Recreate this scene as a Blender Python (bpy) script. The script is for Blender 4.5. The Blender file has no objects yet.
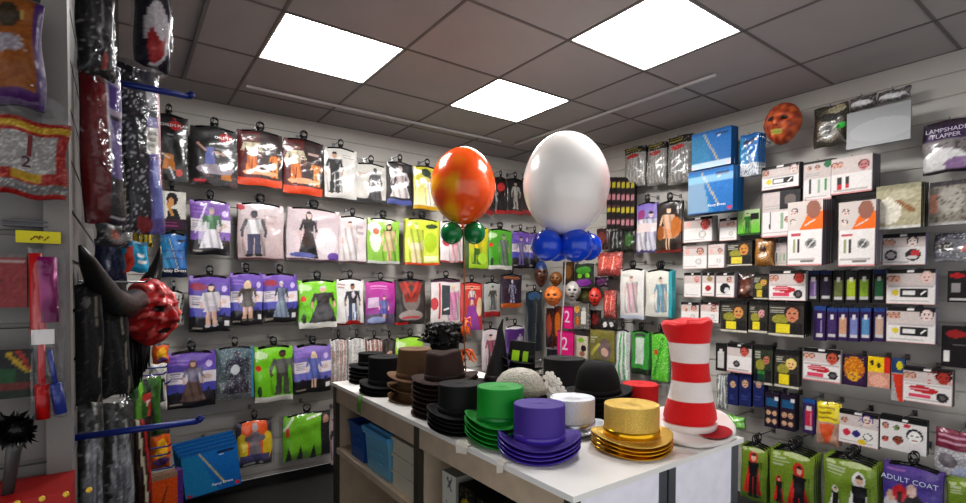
import bpy, bmesh, math, random
import numpy as np
from mathutils import Vector, Matrix
random.seed(7); rng = np.random.default_rng(7)
PI = math.pi
COL = bpy.context.scene.collection

# ---------------------------------------------------------------- camera model
FPX, YAW, PITCH, ROLL, PPY = 499.66, .626, -.0213, .0054, 295.0
CAMH = 1.53
CAM = np.array([-.6353, -2.5074, CAMH])
YA, XB, ZCEIL = 1.5506, 3.08, 1.2919 + CAMH      # back wall, right wall, ceiling
XC, YD, XD = -.735, -1.30, -.712                  # left wall, its near return, edge of the return
ZTOP = CAMH - .55                                 # counter top
_f = np.array([math.sin(YAW)*math.cos(PITCH), math.cos(YAW)*math.cos(PITCH), math.sin(PITCH)])
_r = np.array([math.cos(YAW), -math.sin(YAW), 0.]); _u = np.cross(_r, _f)
_R = math.cos(ROLL)*_r + math.sin(ROLL)*_u; _U = -math.sin(ROLL)*_r + math.cos(ROLL)*_u
def at(u, v, ax, val):
    """the point on the plane axis=val that the photo shows at (u, v)"""
    d = _f*FPX + _R*(u-483) - _U*(v-PPY)
    return CAM + d*((val-CAM[ax])/d[ax])
def depth(p): return float((np.array(p)-CAM) @ _f)
def pxm(p): return depth(p)/FPX                   # metres per pixel there

cam = bpy.data.objects.new('camera', bpy.data.cameras.new('camera')); COL.objects.link(cam)
cam.matrix_world = Matrix(((_R[0], _U[0], -_f[0], CAM[0]), (_R[1], _U[1], -_f[1], CAM[1]), (_R[2], _U[2], -_f[2], CAM[2]), (0, 0, 0, 1)))
cam.data.sensor_width = 36; cam.data.lens = FPX/966*36; cam.data.shift_y = (PPY-251.5)/966
cam.data.clip_start = .02
bpy.context.scene.camera = cam

# ---------------------------------------------------------------- materials
def lin(c):
    c = np.asarray(c, float)/255.
    return np.where(c <= .04045, c/12.92, ((c+.055)/1.055)**2.4)
def rgba(c): return (*lin(c), 1.)
MATS = {}
def mat(name, color=(128,128,128), rough=.5, metal=0., spec=.5, coat=0., bump=0., bscale=60., attr=False,
        mottle=0., mscale=8., sheen=0., emit=None, alpha=None, trans=0., coatr=.06, spk=0.):
    if name in MATS: return MATS[name]
    m = bpy.data.materials.new(name); m.use_nodes = True; MATS[name] = m
    nt = m.node_tree; N = nt.nodes; L = nt.links; b = N['Principled BSDF']
    b.inputs['Base Color'].default_value = rgba(color)
    b.inputs['Roughness'].default_value = rough; b.inputs['Metallic'].default_value = metal
    b.inputs['Specular IOR Level'].default_value = spec
    b.inputs['Coat Weight'].default_value = coat; b.inputs['Coat Roughness'].default_value = coatr
    b.inputs['Sheen Weight'].default_value = sheen
    b.inputs['Transmission Weight'].default_value = trans
    tc = N.new('ShaderNodeTexCoord'); src = None
    if attr:
        a = N.new('ShaderNodeAttribute'); a.attribute_name = 'Col'; src = a.outputs['Color']
    if mottle or spk:
        nz = N.new('ShaderNodeTexNoise'); nz.inputs['Scale'].default_value = mscale; nz.inputs['Detail'].default_value = 4
        L.new(tc.outputs['Object'], nz.inputs['Vector'])
        mr = N.new('ShaderNodeMapRange'); mr.inputs['From Min'].default_value = .3; mr.inputs['From Max'].default_value = .7
        mr.inputs['To Min'].default_value = 1-(mottle or spk); mr.inputs['To Max'].default_value = 1+(mottle or spk)
        L.new(nz.outputs['Fac'], mr.inputs['Value'])
        mx = N.new('ShaderNodeMix'); mx.data_type = 'RGBA'; mx.blend_type = 'MULTIPLY'; mx.inputs['Factor'].default_value = 1
        if src: L.new(src, mx.inputs['A'])
        else: mx.inputs['A'].default_value = rgba(color)
        L.new(mr.outputs['Result'], mx.inputs['B']); src = mx.outputs['Result']
    if src: L.new(src, b.inputs['Base Color'])
    if bump:
        n2 = N.new('ShaderNodeTexNoise'); n2.inputs['Scale'].default_value = bscale; n2.inputs['Detail'].default_value = 3
        L.new(tc.outputs['Object'], n2.inputs['Vector'])
        bp = N.new('ShaderNodeBump'); bp.inputs['Strength'].default_value = bump; bp.inputs['Distance'].default_value = .01
        L.new(n2.outputs['Fac'], bp.inputs['Height']); L.new(bp.outputs['Normal'], b.inputs['Normal'])
        if coat: L.new(bp.outputs['Normal'], b.inputs['Coat Normal'])
    if emit:
        b.inputs['Emission Color'].default_value = rgba(emit[0]); b.inputs['Emission Strength'].default_value = emit[1]
    if alpha is not None: b.inputs['Alpha'].default_value = alpha
    return m
M_BAG = mat('printed_bag', attr=True, rough=.38, coat=1., coatr=.07, bump=.34, bscale=15)
M_CARD = mat('printed_card', attr=True, rough=.45, spec=.35)
M_CLOTH = mat('coloured_cloth', attr=True, rough=.85, bump=.3, bscale=90)
M_BLACKP = mat('black_plastic', (14,14,16), .35)
M_STEEL = mat('bright_metal', (150,150,152), .3, 1.)
M_BLUEP = mat('blue_plastic_rod', (22,44,120), .35)
def clear_mat(name='clear_film', tint=(225,228,230), a=.03, bump=.7, bscale=14):
    if name in MATS: return MATS[name]
    m = bpy.data.materials.new(name); m.use_nodes = True; MATS[name] = m
    nt = m.node_tree; N = nt.nodes; L = nt.links
    for n in list(N): N.remove(n)
    out = N.new('ShaderNodeOutputMaterial'); mix = N.new('ShaderNodeMixShader'); tr = N.new('ShaderNodeBsdfTransparent'); gl = N.new('ShaderNodeBsdfGlossy')
    gl.inputs['Roughness'].default_value = .14; gl.inputs['Color'].default_value = rgba(tint); tr.inputs['Color'].default_value = (.94,.94,.95,1)
    tc = N.new('ShaderNodeTexCoord'); nz = N.new('ShaderNodeTexNoise'); nz.inputs['Scale'].default_value = bscale; nz.inputs['Detail'].default_value = 3
    bp = N.new('ShaderNodeBump'); bp.inputs['Strength'].default_value = bump; bp.inputs['Distance'].default_value = .03
    L.new(tc.outputs['Object'], nz.inputs['Vector']); L.new(nz.outputs['Fac'], bp.inputs['Height']); L.new(bp.outputs['Normal'], gl.inputs['Normal'])
    lw = N.new('ShaderNodeLayerWeight'); lw.inputs['Blend'].default_value = .35; ma = N.new('ShaderNodeMath'); ma.operation = 'ADD'; ma.inputs[1].default_value = a
    L.new(bp.outputs['Normal'], lw.inputs['Normal'])
    mu = N.new('ShaderNodeMath'); mu.operation = 'MULTIPLY'; mu.inputs[1].default_value = .26
    L.new(lw.outputs['Facing'], mu.inputs[0]); L.new(mu.outputs[0], ma.inputs[0]); L.new(ma.outputs[0], mix.inputs['Fac'])
    L.new(tr.outputs[0], mix.inputs[1]); L.new(gl.outputs[0], mix.inputs[2]); L.new(mix.outputs[0], out.inputs['Surface'])
    return m
M_CLEAR = clear_mat()

# ---------------------------------------------------------------- mesh helpers
class MB:
    """collects shapes, builds ONE mesh object"""
    def __init__(s): s.v = []; s.f = []; s.c = []; s.sm = []
    def add(s, vs, fs, col=None, smooth=False):
        o = len(s.v); s.v += [tuple(map(float, p)) for p in vs]; s.f += [tuple(i+o for i in f) for f in fs]
        s.c += [col if col is not None else (128,128,128)]*len(vs); s.sm += [smooth]*len(fs); return s
    def addc(s, vs, fs, cols, smooth=False):
        o = len(s.v); s.v += [tuple(map(float, p)) for p in vs]; s.f += [tuple(i+o for i in f) for f in fs]
        s.c += [tuple(c) for c in cols]; s.sm += [smooth]*len(fs); return s
    def box(s, c, d, col=None, M=None):
        vs = [(c[0]+sx*d[0]/2, c[1]+sy*d[1]/2, c[2]+sz*d[2]/2) for sx in (-1,1) for sy in (-1,1) for sz in (-1,1)]
        if M is not None: vs = [tuple(M @ Vector(v)) for v in vs]
        return s.add(vs, [(0,1,3,2),(4,6,7,5),(0,4,5,1),(2,3,7,6),(0,2,6,4),(1,5,7,3)], col)
    def tube(s, pts, r, col=None, n=8, closed=False):
        pts = [Vector(p) for p in pts]; k = len(pts)
        rs = r if isinstance(r, (list, tuple)) else [r]*k
        vs = []; fs = []; up = Vector((.13,.31,.94)).normalized()
        for i, p in enumerate(pts):
            t = (pts[(i+1) % k]-pts[i-1]) if closed else (pts[min(i+1,k-1)]-pts[max(i-1,0)])
            t.normalize(); a = t.cross(up)
            if a.length < 1e-3: a = t.cross(Vector((1,0,0)))
            a.normalize(); b = t.cross(a); up = a.cross(t)
            for j in range(n):
                q = 2*PI*j/n; vs.append(p + a*(rs[i]*math.cos(q)) + b*(rs[i]*math.sin(q)))
        for i in range(k if closed else k-1):
            for j in range(n):
                a0 = i*n+j; a1 = i*n+(j+1) % n; b0 = ((i+1) % k)*n+j; b1 = ((i+1) % k)*n+(j+1) % n
                fs.append((a0,a1,b1,b0))
        if not closed: fs += [tuple(range(n))[::-1], tuple(range((k-1)*n, k*n))]
        return s.add(vs, fs, col, True)
    def lathe(s, prof, c=(0,0,0), n=32, col=None, sx=1., sy=1., warp=None, smooth=True, cols=None):
        vs = []; fs = []; cc = []; k = len(prof)
        for i, (r, z) in enumerate(prof):
            for j in range(n):
                q = 2*PI*j/n; p = [r*math.cos(q)*sx, r*math.sin(q)*sy, z]
                if warp: p = warp(p, i, q)
                vs.append((p[0]+c[0], p[1]+c[1], p[2]+c[2])); cc.append(cols[i] if cols else (col or (128,128,128)))
        for i in range(k-1):
            for j in range(n): fs.append((i*n+j, i*n+(j+1) % n, (i+1)*n+(j+1) % n, (i+1)*n+j))
        return s.addc(vs, fs, cc, smooth)
    def grid(s, P, cols=None, col=None, smooth=True, wrapu=False):
        """P[i][j] -> points"""
        ni = len(P); nj = len(P[0]); vs = [p for row in P for p in row]; fs = []
        for i in range(ni-1):
            for j in range(nj if wrapu else nj-1):
                fs.append((i*nj+j, i*nj+(j+1) % nj, (i+1)*nj+(j+1) % nj, (i+1)*nj+j))
        return s.addc(vs, fs, cols if cols is not None else [col or (128,128,128)]*len(vs), smooth)
    def ball(s, c, r, col=None, n=16, sc=(1,1,1)):
        prof = [(max(1e-4, r*math.sin(PI*i/(n//2))), -r*math.cos(PI*i/(n//2))) for i in range(n//2+1)]
        return s.lathe([(a, b*sc[2]) for a, b in prof], c, n, col, sc[0], sc[1])
    def text(s, txt, size, col, pos, M=None, align='CENTER', depth=.0006, font_bold=0.):
        vs, fs = text_geo(txt, align, font_bold)
        vs2 = [Vector((pos[0]+x*size, pos[1]-depth, pos[2]+y*size)) for x, y in vs]
        if M is not None: vs2 = [M @ v for v in vs2]
        return s.add(vs2, fs, col)
    def mesh(s, name, m, weld=False):
        me = bpy.data.meshes.new(name); me.from_pydata(s.v, [], s.f); me.update()
        if len(s.f): me.polygons.foreach_set('use_smooth', s.sm)
        ca = me.color_attributes.new('Col', 'FLOAT_COLOR', 'POINT')
        cl = lin(np.array(s.c, float).reshape(-1, 3)); ca.data.foreach_set('color', np.c_[cl, np.ones(len(cl))].astype(np.float32).ravel())
        for mm in (m if isinstance(m, (list, tuple)) else [m]): me.materials.append(mm)
        return me
    def build(s, name, m, parent=None, loc=None, rz=None):
        o = bpy.data.objects.new(name, s.mesh(name, m)); COL.objects.link(o)
        if parent: o.parent = parent
        if loc is not None: o.location = loc
        if rz is not None: o.rotation_euler.z = rz
        return o
_TG = {}
def text_geo(txt, align='CENTER', bold=0.):
    k = (txt, align, bold)
    if k not in _TG:
        cu = bpy.data.curves.new('t', 'FONT'); cu.body = txt; cu.size = 1; cu.align_x = align; cu.align_y = 'CENTER'; cu.resolution_u = 2; cu.offset = bold
        o = bpy.data.objects.new('t', cu); COL.objects.link(o)
        bpy.context.view_layer.update()
        me = o.evaluated_get(bpy.context.evaluated_depsgraph_get()).to_mesh()
        _TG[k] = ([(v.co.x, v.co.y) for v in me.vertices], [tuple(p.vertices) for p in me.polygons])
        o.to_mesh_clear(); bpy.data.objects.remove(o); bpy.data.curves.remove(cu)
    return _TG[k]
def empty(name, loc=(0,0,0), rz=0.):
    o = bpy.data.objects.new(name, None); COL.objects.link(o); o.empty_display_size = .05
    o.location = loc; o.rotation_euler.z = rz; return o
def tag(o, label, cat, group=None, kind=None):
    o['label'] = label; o['category'] = cat
    if group: o['group'] = group
    if kind: o['kind'] = kind
    return o
def struct(o): o['kind'] = 'structure'; return o
def dup(root, loc, label=None, rot=None, group=None):
    r = root.copy(); COL.objects.link(r); r.location = loc
    if rot is not None: r.rotation_euler = rot
    if label: r['label'] = label
    if group: r['group'] = group
    for ch in list(root.children):
        c = ch.copy(); COL.objects.link(c); c.parent = r
        for g in list(ch.children):
            d = g.copy(); COL.objects.link(d); d.parent = c
    return r
ORD = ['front', 'second', 'third', 'fourth', 'fifth', 'sixth', 'seventh', 'eighth', 'ninth']

# ---------------------------------------------------------------- printed artwork (per-vertex colours on a fine grid)
class Cv:
    def __init__(s, W, H, step):
        s.nx = int(min(64, max(10, round(W/step)))); s.ny = int(min(80, max(10, round(H/step)))); s.a = H/W
        s.X, s.Y = np.meshgrid(np.linspace(0, 1, s.nx+1), np.linspace(0, 1, s.ny+1)); s.C = np.full((s.ny+1, s.nx+1, 3), 200.)
        s.rg = np.random.default_rng(int(rng.integers(1 << 30)))
    def put(s, m, c, a=1.): s.C[m] = s.C[m]*(1-a)+np.array(c, float)*a; return s
    def fill(s, c): s.C[:] = c; return s
    def grad(s, top, bot, y0=0, y1=1):
        t = np.clip((s.Y-y0)/(y1-y0), 0, 1)[..., None]; m = (s.Y >= y0-1e-6) & (s.Y <= y1+1e-6)
        s.C[m] = (np.array(bot)*(1-t)+np.array(top)*t)[m]; return s
    def rect(s, x0, y0, x1, y1, c, a=1.): return s.put((s.X >= x0) & (s.X <= x1) & (s.Y >= y0) & (s.Y <= y1), c, a)
    def ell(s, cx, cy, rx, ry, c, a=1.): return s.put(((s.X-cx)/rx)**2+((s.Y-cy)/ry)**2 <= 1, c, a)
    def circ(s, cx, cy, r, c, a=1.): return s.ell(cx, cy, r, r/s.a, c, a)
    def line(s, x0, y0, x1, y1, w, c, a=1.):
        X = s.X; Y = s.Y*s.a; y0 = y0*s.a; y1 = y1*s.a; dx, dy = x1-x0, y1-y0; t = np.clip(((X-x0)*dx+(Y-y0)*dy)/(dx*dx+dy*dy+1e-9), 0, 1)
        return s.put(np.hypot(X-x0-t*dx, Y-y0-t*dy) <= w/2, c, a)
    def trap(s, x0, x1, y0, x2, x3, y1, c, a=1.):
        t = (s.Y-y0)/(y1-y0); return s.put((t >= 0) & (t <= 1) & (s.X >= x0+(x2-x0)*t) & (s.X <= x1+(x3-x1)*t), c, a)
    def noise(s, amt, sc=1): s.C += s.rg.normal(0, amt, s.C.shape[:2])[..., None]; return s
    def speck(s, c, p, a=.8, box=(0,0,1,1)):
        m = (s.rg.random(s.X.shape) < p) & (s.X >= box[0]) & (s.Y >= box[1]) & (s.X <= box[2]) & (s.Y <= box[3]); return s.put(m, c, a)
    def lines(s, x0, y0, x1, y1, n, c, a=.8):      # fine print as grey rows
        h = (y1-y0)/n
        for i in range(n):
            e = x0+(x1-x0)*(.6+.4*s.rg.random()); s.rect(x0, y0+h*(i+.3), e, y0+h*(i+.75), c, a)
        return s
    def fig(s, cx, y0, h, skin=(205,160,135), hair=(40,28,22), top=(40,40,45), bot=(40,40,45), shoe=None, kind='trousers', long=False, arms=True, slv=None, wid=1.):
        A = s.a; w = h*A*wid; slv = slv or top; shoe = shoe or bot
        Y = lambda t: y0+h*t
        if long: s.ell(cx, Y(.86), .085*w, .12*h, hair)
        if kind in ('dress', 'robe'):
            wb = .26 if kind == 'robe' else .2
            if kind == 'dress': s.trap(cx-.06*w, cx-.01*w, Y(0), cx-.06*w, cx-.01*w, Y(.4), skin); s.trap(cx+.01*w, cx+.06*w, Y(0), cx+.01*w, cx+.06*w, Y(.4), skin)
            s.trap(cx-wb*w, cx+wb*w, Y(.02 if kind == 'robe' else .26), cx-.085*w, cx+.085*w, Y(.6), bot)
        else:
            lg = bot if kind == 'trousers' else skin
            s.trap(cx-.12*w, cx-.02*w, Y(.02), cx-.1*w, cx, Y(.5), lg); s.trap(cx+.02*w, cx+.12*w, Y(.02), cx, cx+.1*w, Y(.5), lg)
            s.ell(cx-.08*w, Y(.02), .07*w, .03*h, shoe); s.ell(cx+.08*w, Y(.02), .07*w, .03*h, shoe)
            if kind == 'skirt': s.trap(cx-.18*w, cx+.18*w, Y(.34), cx-.09*w, cx+.09*w, Y(.56), bot)
        s.trap(cx-.095*w, cx+.095*w, Y(.48), cx-.14*w, cx+.14*w, Y(.8), top)
        if arms:
            for sg in (-1, 1):
                s.line(cx+sg*.14*w, Y(.77), cx+sg*.2*w, Y(.56), .06*w, slv); s.line(cx+sg*.2*w, Y(.56), cx+sg*.19*w, Y(.44), .045*w, skin)
        fold_shade = 1-.22*np.maximum(0, np.sin((s.X-cx)/max(w,.05)*38+s.Y*9))[..., None]-.16*np.clip((s.X-cx)/(.2*w), 0, 1)[..., None]  # crease shade and a shaded right side painted into the figure's colours
        mk = (np.abs(s.X-cx) < .2*w) & (s.Y > y0) & (s.Y < Y(.82)); s.C[mk] = (s.C*fold_shade)[mk]
        s.ell(cx, Y(.9), .058*w, .075*h, skin); s.put((((s.X-cx)/(.064*w))**2+((s.Y-Y(.925))/(.07*h))**2 <= 1) & (s.Y > Y(.93)), hair)
        return s
    def face(s, cx, cy, r, skin=(215,170,140), hair=(60,40,30), eye=(25,20,20), mouth=(150,40,40)):
        s.circ(cx, cy+.25*r/s.a, r*1.12, hair); s.ell(cx, cy, r*.85, r*1.1/s.a, skin)
        for sg in (-1, 1): s.ell(cx+sg*r*.36, cy+.2*r/s.a, r*.2, r*.13/s.a, eye)
        s.ell(cx, cy-.5*r/s.a, r*.35, r*.14/s.a, mouth); return s

def packet(name, W, H, T, art, kind='bag', step=.0085, side=None, texts=(), bulge=None):
    """hanging packet: local x right, z up (top edge at 0), printed face towards -y, back at y=0"""
    cv = Cv(W, H, step); art(cv); nx, ny = cv.nx, cv.ny
    s = cv.X; t = cv.Y; x = (s-.5)*W; z = (t-1)*H
    if kind == 'bag':
        ph = cv.rg.random(6)*6.3
        p = (1-np.abs(2*s-1)**5)*(1-np.abs(2*t-1)**5)*(1-.35*t)
        wr = np.sin(s*9+t*5+ph[0])*.3+np.sin(s*4-t*13+ph[1])*.35+np.sin(s*17+t*11+ph[2])*.15+np.sin(t*23-s*6+ph[3])*.15
        y = -T*(.3+.7*p)+wr*.007*(p+.1)
        x = x+np.sin(t*7+ph[4])*.003*np.abs(2*s-1); z = z+np.sin(s*9+ph[5])*.003
    else: y = np.full_like(x, -T)
    P = np.stack([x, y, z], -1); mb = MB(); n1 = nx+1
    fs = [(j*n1+i, j*n1+i+1, (j+1)*n1+i+1, (j+1)*n1+i) for j in range(ny) for i in range(nx)]
    mb.addc(P.reshape(-1, 3), fs, np.clip(cv.C, 0, 255).reshape(-1, 3), kind == 'bag')
    loop = [(0, i) for i in range(nx)]+[(j, nx) for j in range(ny)]+[(ny, i) for i in range(nx, 0, -1)]+[(j, 0) for j in range(ny, 0, -1)]
    R0 = [P[a] for a in loop]; R1 = [(P[a][0], 0., P[a][2]) for a in loop]; k = len(loop)
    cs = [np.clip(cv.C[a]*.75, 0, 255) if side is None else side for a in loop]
    mb.addc(R0+R1, [(i, i+k, (i+1) % k+k, (i+1) % k) for i in range(k)]+[tuple(range(2*k-1, k-1, -1))], cs+cs)
    for (txt, fx, fy, sz, col, *al) in texts:
        mb.text(txt, sz, col, ((fx-.5)*W, -T*1.02-.002, (fy-1)*H), align=al[0] if al else 'CENTER', font_bold=.01)
    return mb

# a black plastic hanger with a curled hook and a skull-like head, shared by the hung packets
def _hanger_mesh():
    mb = MB(); HSX = 4.2                             # the object is scaled across by the packet width
    mb.tube([(-.5,0,-.002),(-.25,0,.008),(0,0,.014),(.25,0,.008),(.5,0,-.002)], .006, n=6)
    ring = [(.024*math.cos(a)*HSX, 0, .056+.022*math.sin(a)) for a in np.linspace(-1.57, 3.9, 14)]
    mb.tube([(0,0,.012)]+ring, .0062, n=6)
    mb.ball((0, 0, .026), .017, n=10, sc=(1.25*HSX,.5,1.)); mb.ball((-.018*HSX,0,.038), .008, n=8, sc=(HSX,1,1)); mb.ball((.018*HSX,0,.038), .008, n=8, sc=(HSX,1,1))
    return mb.mesh('hanger', M_BLACKP)
HANGER = _hanger_mesh()
def add_hanger(root, W, T):
    h = bpy.data.objects.new('hanger', HANGER); COL.objects.link(h); h.parent = root
    h.location = (0, -T*.35, -.004); h.scale = (W*.82, 1, 1); return h
def hook(wall, p, length, label, colour=None):
    """prong peg: back clip in the slat, rod and turned-up tip; p is the tip"""
    mb = MB(); L = length
    mb.box((0, -.004, 0), (.022, .008, .034)); mb.tube([(0,0,0),(0,-L*.5,0),(0,-L+.012,.001),(0,-L,.014)], .0035, n=6)
    o = mb.build('display_hook', colour or M_STEEL, loc=p, rz=WALL[wall][1]); tag(o, label, 'hook', 'slatwall display hooks'); return o
WALL = {'A': (1, 0.), 'B': (0, -PI/2), 'C': (0, PI/2), 'D': (1, 0.)}
ALLP = []
def P(wall, u0, v0, u1, v1, label, art, off=.14, T=.022, kind='bag', n=1, gap=None, hang=None, name='costume_packet', cat='costume pack',
      tilt=0., side=None, texts=(), step=.006, group=None, hk=True, plane=None, yaw=0., mat_=None, short=None, clear=False):
    """a packet on a wall: left edge runs v0..v1 at u0, right edge at u1; off = how far its face hangs in front of the wall"""
    if wall == 'A': ax, val = 1, YA-off
    elif wall == 'B': ax, val = 0, XB-off
    elif wall == 'D': ax, val = 1, YD-off
    else: ax, val = plane
    a = at(u0, v0, ax, val); b = at(u0, v1, ax, val); c = at(u1, (v0+v1)/2, ax, val)
    W = abs(c[0]-a[0]) if ax == 1 else abs(c[1]-a[1]); H = a[2]-b[2]
    if callable(texts): texts = texts(W, H)
    mb = packet(name, W, H, T, art, kind, step, side, texts)
    mid = (a+c)/2; loc = np.array([mid[0], mid[1], a[2]]); nrm = np.array([0, 1, 0.]) if ax == 1 else np.array([1., 0, 0])
    base = loc+nrm*T                                   # back plane of the packet
    rz = WALL[wall][1] if wall in WALL else 0.
    o = mb.build(name, mat_ or (M_BAG if kind == 'bag' else M_CARD), loc=base, rz=rz+yaw); o.rotation_euler.y = tilt
    tag(o, label, cat, group or ('costume packs on the back wall' if wall == 'A' else 'packets on the right wall'))
    if hang is None: hang = kind == 'bag' and wall == 'A'
    if hang: add_hanger(o, W, T)
    if clear:
        q = packet('clear_bag', W*1.14, H*1.06, T*1.35, lambda c: c.fill((220,220,220)), 'bag', .012).build('clear_bag', M_CLEAR, o, loc=(0, T*.1, H*.02))
    gap = gap or T*1.08
    for i in range(1, n):
        lb = f"{ORD[i]} packet behind the {short or label}"
        if len(lb.split()) > 16 or len(label.split()) > 13: print("LONG", len(label.split()), label)
        q = dup(o, base+nrm*gap*i+np.array([0, 0, .003*i]), lb, rot=(0, tilt+random.uniform(-.012, .012), rz+yaw))
    if hk and wall in 'AB' and (off-T > .02):
        ww = YA if wall == 'A' else XB; p = base.copy(); p[1 if wall == 'A' else 0] = ww; p[2] = a[2]+(.0675 if hang else -.004)
        if p[2] < ZCEIL-.03: hook(wall, p, off-.002, f"hook holding the {short or label}")
    ALLP.append((o, W, H)); return o
# ================================================================ the setting
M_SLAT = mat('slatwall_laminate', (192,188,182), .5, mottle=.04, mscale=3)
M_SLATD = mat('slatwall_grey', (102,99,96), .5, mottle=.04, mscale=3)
def slat_wall(name, axis, val, a0, a1, z0, z1, sgn, m, pitch=.125, first=None):
    """grooved boards: one structural mesh; the face looks along sgn on `axis`"""
    mb = MB(); z = first if first is not None else z1-.115; cuts = []
    while z > z0+.03: cuts.append(z); z -= pitch
    prof = [(0, z1)]
    for c in cuts: prof += [(0, c+.005), (-.009, c+.004), (-.009, c-.004), (0, c-.0055)]
    prof += [(0, z0)]
    pts0 = []; pts1 = []
    for d, zz in prof:
        for lst, a in ((pts0, a0), (pts1, a1)):
            p = [0, 0, zz]; p[axis] = val+sgn*d; p[1-axis] = a; lst.append(tuple(p))
    for i in range(len(prof)-1):
        mb.add([pts0[i], pts1[i], pts1[i+1], pts0[i+1]], [(0,1,2,3)])
    c = [0, 0, (z0+z1)/2]; d = [0, 0, z1-z0]; c[axis] = val-sgn*.037; d[axis] = .05; c[1-axis] = (a0+a1)/2; d[1-axis] = abs(a1-a0); mb.box(c, d)
    return struct(mb.build(name, m))
YFRONT, XFAR = -4.2, -2.3
slat_wall('wall_back', 1, YA, XC-.02, XB, .05, ZCEIL, -1, M_SLAT)
slat_wall('wall_right', 0, XB, YFRONT, YA, .0, ZCEIL, -1, M_SLAT)
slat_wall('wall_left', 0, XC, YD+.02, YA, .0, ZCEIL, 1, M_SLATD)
zc = at(30, 47, 1, YD)[2]
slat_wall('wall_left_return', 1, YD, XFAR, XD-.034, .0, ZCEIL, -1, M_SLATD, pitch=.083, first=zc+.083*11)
mb = MB(); mb.box((XD-.018, YD+.01, ZCEIL/2), (.036, .06, ZCEIL)); struct(mb.build('trim_1', mat('stile_grey', (112,108,104), .5)))
mb = MB(); mb.box(((XFAR+XB)/2, (YFRONT+YA)/2, -.02), (XB-XFAR, YA-YFRONT, .04))
struct(mb.build('floor', mat('charcoal_floor', (34,33,33), .45, mottle=.25, mscale=30)))
mb = MB(); mb.box(((XC+XB)/2, YA-.012, .025), (XB-XC, .02, .05)); struct(mb.build('baseboard_back', mat('dark_skirting', (30,29,29), .5)))

# suspended ceiling: tiles on a T-bar grid, .645 x .60
TX, TY = .6*1.0757, .6
M_TILE = mat('ceiling_tile', (176,171,170), .9, bump=.2, bscale=220, mottle=.03, mscale=4)
M_GRID = mat('ceiling_grid', (118,112,110), .5)
LIGHTS = {(0,0), (2,0), (2,-2)}
mb = MB()
i0, i1 = math.floor(XFAR/TX), math.ceil(XB/TX); j0, j1 = math.floor(YFRONT/TY), math.ceil(YA/TY)
for i in range(i0, i1):
    for j in range(j0, j1):
        x0, x1 = max(i*TX, XFAR)+.006, min((i+1)*TX, XB)-.006; y0, y1 = max(j*TY, YFRONT)+.006, min((j+1)*TY, YA)-.006
        if x1-x0 < .01 or y1-y0 < .01 or (i, j) in LIGHTS: continue
        mb.box(((x0+x1)/2, (y0+y1)/2, ZCEIL+.012), (x1-x0, y1-y0, .016))
mb.box(((XFAR+XB)/2, (YFRONT+YA)/2, ZCEIL+.05), (XB-XFAR, YA-YFRONT, .02))
struct(mb.build('ceiling', M_TILE))
mb = MB()
for i in range(i0, i1+1):
    x = min(max(i*TX, XFAR), XB); mb.box((x, (YFRONT+YA)/2, ZCEIL+.011), (.015, YA-YFRONT, .022))
for j in range(j0, j1+1):
    y = min(max(j*TY, YFRONT), YA); mb.box(((XFAR+XB)/2, y, ZCEIL+.011), (XB-XFAR, .015, .022))
struct(mb.build('trim_2', M_GRID))
M_EMIT = mat('light_diffuser', (255,253,250), .5, emit=((255,253,251), 17.))
lbl = {(0,0): 'square ceiling light panel at left, above the long counter side', (2,0): 'smallest lit ceiling panel, middle one above the balloons', (2,-2): 'largest lit ceiling panel, nearest the right wall'}
for (i, j) in sorted(LIGHTS):
    L = empty('ceiling_light', ((i+.5)*TX, (j+.5)*TY, ZCEIL)); tag(L, lbl[(i, j)], 'ceiling light', 'lit ceiling panels')
    mb = MB(); mb.box((0, 0, .008), (TX-.03, TY-.03, .006)); mb.build('diffuser', M_EMIT, L)
    mb = MB()
    for s in (-1, 1): mb.box((s*(TX/2-.012), 0, .008), (.009, TY-.016, .012)); mb.box((0, s*(TY/2-.012), .008), (TX-.034, .009, .012))
    mb.build('frame', mat('white_frame', (225,225,222), .4), L)
# thin white rails fixed under the ceiling
M_RAIL = mat('white_rail', (200,198,196), .35)
def rail(p, q, label, m=M_RAIL):
    mb = MB(); p = Vector(p); q = Vector(q); c = (p+q)/2; d = q-p
    hx, hy = (abs(d.x), .018) if abs(d.x) > abs(d.y) else (.018, abs(d.y))
    mb.box((0, 0, -.011), (hx, hy, .016))
    o = mb.build('ceiling_rail', m, loc=(c.x, c.y, ZCEIL)); tag(o, label, 'rail', 'slim rails under the ceiling'); return o
a, b = at(244.7,88.5,2,ZCEIL-.011), at(504,140.3,2,ZCEIL-.011)
rail((a[0], (a[1]+b[1])/2, 0), (b[0], (a[1]+b[1])/2, 0), 'long slim white ceiling rail running along the back wall')
a, b = at(515,144.8,2,ZCEIL-.011), at(715.7,75,2,ZCEIL-.011)
rail(((a[0]+b[0])/2, b[1], 0), ((a[0]+b[0])/2, a[1], 0), 'slim white ceiling rail running along the right wall')
rail((-.31, -.3, 0), (-.31, 1.15, 0), 'slim grey ceiling rail at left above the hanging bags', mat('grey_rail', (120,116,114), .4))

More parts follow.
